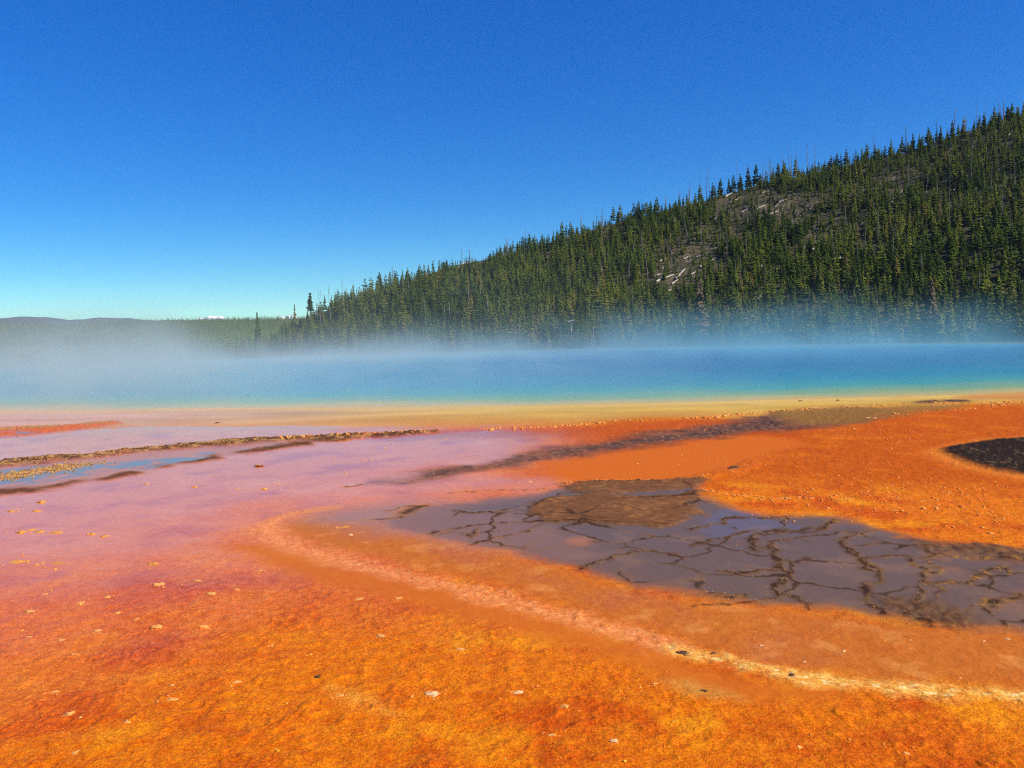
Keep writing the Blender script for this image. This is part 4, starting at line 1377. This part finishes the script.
# ------------------------------------------------------------------ lumps of mineral crust on the mats
def lump_mesh(seed, blobs=3, flat=0.8):
    import bmesh
    g = random.Random(seed)
    bm = bmesh.new()
    for k in range(blobs):
        s = g.uniform(0.45, 1.0) if k else 1.0
        mt = Matrix.Translation((g.uniform(-0.5, 0.5) * (k > 0), g.uniform(-0.4, 0.4) * (k > 0), g.uniform(0, 0.12))) @ Matrix.Diagonal((0.5 * s * g.uniform(0.8, 1.4), 0.5 * s * g.uniform(0.7, 1.1), 0.5 * flat * s * g.uniform(0.8, 1.5), 1))
        bmesh.ops.create_icosphere(bm, subdivisions=3, radius=1.0, matrix=mt)
    v = np.array([q.co[:] for q in bm.verts])
    f = np.array([[w.index for w in q.verts] for q in bm.faces])
    bm.free()
    n = fbm(v[:, 0] * 3 + seed, v[:, 1] * 3 + v[:, 2] * 4, 1.0, 4, seed)
    n2 = fbm(v[:, 1] * 4 + seed * 2, v[:, 0] * 2 + v[:, 2] * 6, 0.6, 3, seed + 9)
    v = v * (1 + 0.4 * n + 0.25 * n2)[:, None]
    return v, f


CRUST = flat_mat('mineral_crust', tuple(lin(190, 112, 44)), tuple(lin(226, 172, 100)), 6.0)
CRUST_Y = flat_mat('yellow_mineral_crust', tuple(lin(178, 112, 40)), tuple(lin(208, 154, 76)), 6.0)
CRUST_O = flat_mat('orange_mineral_crust', tuple(lin(190, 90, 34)), tuple(lin(226, 142, 74)), 5.0)
CRUST_B = flat_mat('brown_mineral_crust', tuple(lin(120, 82, 46)), tuple(lin(190, 146, 84)), 5.0)
CRUST_P = flat_mat('peach_mineral_crust', tuple(lin(204, 112, 36)), tuple(lin(232, 166, 90)), 5.0)
CRUST_D = flat_mat('dark_mud_crust', tuple(lin(56, 38, 28)), tuple(lin(104, 70, 44)), 5.0)
CRUST_W = flat_mat('white_sinter_crust', tuple(lin(196, 130, 70)), tuple(lin(232, 200, 156)), 5.0)
LUMPS = {}
for mname, mt in (('pale', CRUST), ('yellow', CRUST_Y), ('orange', CRUST_O), ('dark', CRUST_D), ('white', CRUST_W)):
    for i in range(4):
        a, b = lump_mesh(900 + i * 7, 3 + i)
        o = mesh_np('crust_lump', a, b, mt)
        LUMPS[mname, i] = o.data
        bpy.data.objects.remove(o)


LUMP_SPOTS = []


def crust(px_, py_, wpx, kind, label, group=None, ratio=0.55, hgt=0.8, rot=0.0, name='crust_lump'):
    gx0, gy0 = on_ground(px_, py_)
    w = 0.85 * wpx / F_PX * math.hypot(gx0, gy0, CAM_H)
    LUMP_SPOTS.append((gx0, gy0, w, kind))
    o = bpy.data.objects.new(name, LUMPS[kind, random.randrange(4)])
    COL.objects.link(o)
    o.location = (gx0, gy0, ground_height(gx0, gy0) - 0.1 * w)
    o.scale = (w * 0.8, w * ratio, w * hgt * 0.7)
    o.rotation_euler = (random.gauss(0, 0.1), random.gauss(0, 0.1), rot + random.gauss(0, 0.2))
    return tag(o, label, 'mineral crust', group)


for (a, b, w, kind, lb, rt, hg) in [
    (11, 563, 28, 'yellow', 'long yellow crust bar in the wet pink mat, cut by the left edge', 0.35, 0.3),
    (54, 563, 26, 'yellow', 'long yellow crust bar in the wet pink mat, tilted up at one end', 0.3, 0.3),
    (153, 564, 13, 'yellow', 'yellow twin crust lump on the edge of the purple stained mat', 0.5, 0.5),
    (160, 585, 12, 'pale', 'pale crust lump just below the yellow twin lump', 0.5, 0.6),
    (432, 694, 15, 'white', 'knobbly whitish crust with dark hollow on the near orange mat', 0.6, 0.7),
    (518, 692, 12, 'white', 'white tipped crust lump with a dark notch on the near orange mat', 0.6, 0.6),
    (614, 741, 11, 'white', 'small whitish crust lump lowest on the near orange mat', 0.6, 0.7),
    (564, 706, 14, 'pale', 'pale bubbly crust lump on the near orange mat', 0.7, 0.5),
    (552, 734, 12, 'pale', 'faint tan crust lump beside golden orange mat', 0.6, 0.4),
    (682, 654, 13, 'dark', 'dark crust lump at the left tip of the yellow streak', 0.6, 0.5),
    (713, 654, 8, 'dark', 'dark crust lump sitting in the start of the yellow streak', 0.6, 0.7),
    (704, 691, 7, 'dark', 'small dark lump on the dull tan patch below the yellow streak', 0.6, 0.6),
    (791, 676, 8, 'dark', 'dark pebble in the middle of the yellow streak', 0.6, 0.6),
    (822, 745, 22, 'pale', 'long pale lens of crust on the near orange mat', 0.4, 0.2),
    (874, 418, 15, 'white', 'jagged pale sinter chunk at the end of the olive pool', 0.5, 0.3),
    (735, 469, 17, 'dark', 'dark crust tangle on the lip of the smooth orange pool', 0.6, 0.45),
    (800, 401, 6, 'dark', 'dark stone on the ochre shelf, larger of two by the water', 0.6, 0.6),
    (838, 400.5, 4, 'dark', 'dark stone on the ochre shelf, smaller of two by the water', 0.6, 0.8),
    (797, 497, 10, 'dark', 'thin dark crust flake on the orange terrace above the dark pool', 0.5, 0.3),
    (217, 423, 8, 'dark', 'lone brown stone in the pink shallows near the cream shore', 0.6, 0.55),
    (288, 459, 22, 'orange', 'larger orange crust patch lying in the pink shallows', 0.8, 0.18),
    (266, 465, 20, 'orange', 'smaller orange crust patch lying in the pink shallows', 0.8, 0.16),
    (351, 535, 5, 'white', 'tiny white pebble at the head of the dark wet pool', 0.8, 0.8),
    (345, 527, 12, 'yellow', 'yellowish crust knob at the head of the dark wet pool', 0.7, 0.4),
    (530, 482, 4, 'white', 'tiny white pebble in pink water above the brown plates', 0.8, 0.8),
    (317, 676, 11, 'dark', 'brown and tan crust lump left of the golden patch', 0.6, 0.5),
    (382, 636, 11, 'pale', 'tan crust lump alone below the pale winding path', 0.6, 0.6),
    (172, 700, 13, 'pale', 'pale crust lump at the left end of the golden patch', 0.5, 0.5),
    (260, 571, 14, 'yellow', 'bright yellow crust patch at the edge of the purple stain', 0.7, 0.3),
    (985, 487, 26, 'pale', 'flat cream crust sheet on the orange flat under the black mat', 0.5, 0.08),
    (946, 487, 12, 'pale', 'small cream crust sheet left of the flat cream sheet', 0.5, 0.1),
]:
    crust(a, b, w, kind, lb, None, rt, hg)
for lb, gp, kind, pts in (
    ('small yellow crust lump in the pink shallows by the left crust bars', 'yellow crust lumps in the pink shallows', 'yellow', [(12, 511, 10), (37, 511, 8), (22, 532, 9), (31, 530, 9), (39, 532, 10), (56, 533, 10), (92, 534, 9), (106, 536, 10), (42, 502, 9)]),
    ('small pale crust lump on the reddish wet mat', 'pale crust lumps on the reddish wet mat', 'pale', [(46, 594, 8), (80, 603, 9), (31, 612, 10), (107, 597, 7), (117, 613, 8), (135, 619, 7), (157, 628, 11), (204, 627, 9), (98, 631, 8), (212, 594, 11), (197, 581, 7), (237, 590, 7), (22, 630, 6), (30, 637, 6), (62, 640, 7), (271, 645, 7), (74, 655, 7), (55, 692, 7)]),
    ('small tan crust lump on the near orange mat', 'tan crust lumps on the near orange mat', 'pale', [(69, 714, 11), (127, 723, 8), (237, 682, 10), (172, 684, 7), (340, 695, 9), (460, 650, 9), (502, 605, 10), (360, 599, 9), (75, 752, 9), (655, 684, 7), (908, 754, 8), (400, 598, 9)]),
    ('tiny white pebble on the smooth clay flat', 'white pebbles on the smooth clay flat', 'white', [(762, 646, 5), (804, 662, 5), (844, 651, 5), (911, 640, 4), (1008, 639, 4), (984, 641, 4), (960, 678, 4)]),
    ('tiny pale crust lump in the far pink shallows', 'pale crust lumps in the far pink shallows', 'pale', [(147, 484, 5), (195, 487, 7), (237, 489, 5), (264, 489, 8), (278, 484, 5), (335, 461, 5), (365, 460, 4), (372, 460, 4), (385, 448, 4), (346, 474, 5), (446, 439, 4)]),
):
    for (a, b, w) in pts:
        crust(a, b, w, kind, lb, gp, random.uniform(0.45, 0.75), random.uniform(0.4, 0.7))

# crumbs of crust along the terrace lips: too many to count
def crumbs(name, pts, sizes, mat, label):
    ov = np.array([(1, 0, 0), (-1, 0, 0), (0, 1, 0), (0, -1, 0), (0, 0, 1), (0, 0, -0.5)], float)
    of = np.array([(0, 2, 4), (2, 1, 4), (1, 3, 4), (3, 0, 4), (2, 0, 5), (1, 2, 5), (3, 1, 5), (0, 3, 5)])
    n = len(pts)
    rot = RNG.uniform(0, 6.283, n)
    V = np.repeat(ov[None], n, 0) * RNG.uniform(0.55, 1.3, (n, 6, 1)) * np.array((1, 0.8, 0.45))
    co, si = np.cos(rot)[:, None], np.sin(rot)[:, None]
    vx, vy = V[:, :, 0] * co - V[:, :, 1] * si, V[:, :, 0] * si + V[:, :, 1] * co
    V = np.stack([vx, vy, V[:, :, 2]], 2) * np.asarray(sizes)[:, None, None]
    zz = np.array([ground_height(a, b) for a, b in pts])
    V += np.stack([pts[:, 0], pts[:, 1], zz], 1)[:, None, :]
    o = mesh_np(name, V.reshape(-1, 3), (of[None] + (np.arange(n) * 6)[:, None, None]).reshape(-1, 3), mat)
    return tag(o, label, 'crust crumbs', kind='stuff')


def along(line, n, spread):
    p = catmull(ground_pts(line), False, 6)
    k = RNG.uniform(0, len(p) - 1.001, n)
    i = k.astype(int)
    q = p[i] + (p[i + 1] - p[i]) * (k - i)[:, None]
    keep_ = fbm(q[:, 0], q[:, 1], 0.8, 2, 55) > -0.25
    return (q + RNG.normal(0, spread, q.shape))[keep_]


pp, ss = [], []
for line, n, spd, s0, s1 in ((RIM_1, 620, 0.12, 0.03, 0.085), (RIM_2, 90, 0.08, 0.03, 0.08), (RIM_3, 130, 0.06, 0.012, 0.035), (RIM_4, 120, 0.06, 0.012, 0.03)):
    q = along(line, n, spd)
    pp.append(q)
    ss.append(RNG.uniform(s0, s1, len(q)))
for cx, cy, ax, ay, n in ((850, 432, 60, 8, 110), (900, 440, 40, 9, 70), (700, 462, 50, 10, 60), (830, 465, 110, 22, 260), (930, 495, 90, 18, 260), (690, 430, 60, 6, 60), (860, 500, 120, 22, 300), (985, 520, 60, 18, 120)):
    k = RNG.normal(0, 0.5, (n, 2))
    q = np.array([on_ground(cx + a * ax, max(cy + b * ay, 400)) for a, b in k])
    pp.append(q)
    ss.append(np.exp(RNG.normal(math.log(0.015), 0.5, len(q))))
crumbs('mineral_crumbs', np.concatenate(pp), np.concatenate(ss), CRUST_P, 'pale orange crumbs of crust strewn along the orange terraces')
pp, ss = [], []
for k, cr in enumerate(CRACKS):
    q = along(cr, 46, 0.045)
    pp.append(q)
    ss.append(RNG.uniform(0.004, 0.013, len(q)))
for line in ([(-60, 471), (0, 464), (60, 458), (130, 451), (200, 445), (260, 440.5), (335, 437.5)], [(0, 478), (40, 471), (90, 463)], [(0, 430), (60, 427), (110, 423)]):
    q = along(line, 1100, 0.28)
    pp.append(q)
    ss.append(RNG.uniform(0.016, 0.044, len(q)))
crumbs('crust_crumbs', np.concatenate(pp), np.concatenate(ss), CRUST_B, 'brown and ochre crust crumbs along the rims of the dark wet pools')

pp, ss = [], []
for (a, b, w, kind) in LUMP_SPOTS:
    if kind == 'dark' or math.hypot(a, b) > 15:
        continue
    n = random.randrange(5, 16)
    pp.append(np.array((a, b)) + RNG.normal(0, 1.0, (n, 2)) * w * np.array((0.9, 0.6)))
    ss.append(np.clip(np.exp(RNG.normal(math.log(0.09), 0.5, n)) * w, 0.003, 0.03))
crumbs('lump_crumbs', np.concatenate(pp), np.concatenate(ss), CRUST_P, 'crumbled bits of pale crust gathered round the larger lumps')

# gritty flakes half sunk in the near mat: too many to count
q = np.stack([RNG.uniform(-7.5, 8.5, 90000), RNG.uniform(4.2, 11.0, 90000)], 1)
q = q[(np.abs(q[:, 0]) < 0.72 * q[:, 1])]
den = smooth(-0.05, 0.55, fbm(q[:, 0], q[:, 1], 0.55, 4, 141)) * smooth(11.0, 6.0, q[:, 1] - 0.25 * q[:, 0]) + 0.04
gr_ = np.array([0.0] * len(q))
ii = np.clip(np.searchsorted(rows, np.hypot(q[:, 0], q[:, 1])), 1, len(rows) - 1)
jj = np.clip(np.searchsorted(az_in, np.arctan2(q[:, 0], q[:, 1])), 1, len(az_in) - 1)
gr_ = ggrain.reshape(len(rows), len(az))[ii, jj] * (1 - 0.8 * gfilm.reshape(len(rows), len(az))[ii, jj])
q = q[RNG.random(len(q)) < den * np.clip(gr_, 0, 1) * 0.30]
CRUST_G = flat_mat('gritty_mat_flakes', tuple(lin(196, 96, 12)), tuple(lin(236, 170, 60)), 7.0)
crumbs('grit', q, np.exp(RNG.normal(math.log(0.006), 0.45, len(q))), CRUST_G, 'golden and rusty grit strewn over the near orange mat')

# ------------------------------------------------------------------ distant clouds peeping over the far hills
CLOUD = Nodes('cloud_white')
cp = CLOUD.n('ShaderNodeBsdfDiffuse')
cp.inputs['Color'].default_value = (0.9, 0.9, 0.9, 1)
CLOUD_M = CLOUD.out(cp.outputs[0])
for (a, b, wpx, hpx, lb) in ((212, 319.5, 26, 4.0, 'small white cloud peeping over the far woods, left of the hill'), (290, 319.5, 24, 4.5, 'small white cloud cut off by the low end of the hill')):
    p = at_range(a, b, 13000)
    k = 13000 / F_PX
    vs2, fs2, o2 = [], [], 0
    for j in range(9):
        lv, lf = lump_mesh(50 + j, 1, 0.9)
        t = (j - 4) / 4
        sz = hpx * k * 1.5 * (1 - 0.6 * abs(t)) * random.uniform(0.7, 1.1)
        vs2.append(lv * np.array((sz * 1.5, sz, sz)) + np.array((t * wpx * k * 0.5, random.uniform(-1, 1) * 100, 0)))
        fs2.append(lf + o2)
        o2 += len(lv)
    o = mesh_np('cloud', np.concatenate(vs2), np.concatenate(fs2), CLOUD_M, smooth_shade=True)
    o.location = p
    tag(o, lb, 'cloud')

# ------------------------------------------------------------------ air
am = Nodes('hazy_air')
av = am.n('ShaderNodeVolumePrincipled')
av.inputs['Color'].default_value = (0.72, 0.84, 0.98, 1)
av.inputs['Density'].default_value = 0.00004
av.inputs['Anisotropy'].default_value = 0.1
bx = np.array([(sx_, sy_, sz_) for sz_ in (-130.0, 320.0) for sy_ in (-8200.0, 8200.0) for sx_ in (-8200.0, 8200.0)])
haze = mesh_np('haze', bx, bf, am.out(None, av.outputs[0]))
tag(haze, 'thin blue haze of the mountain air', 'haze', kind='stuff')
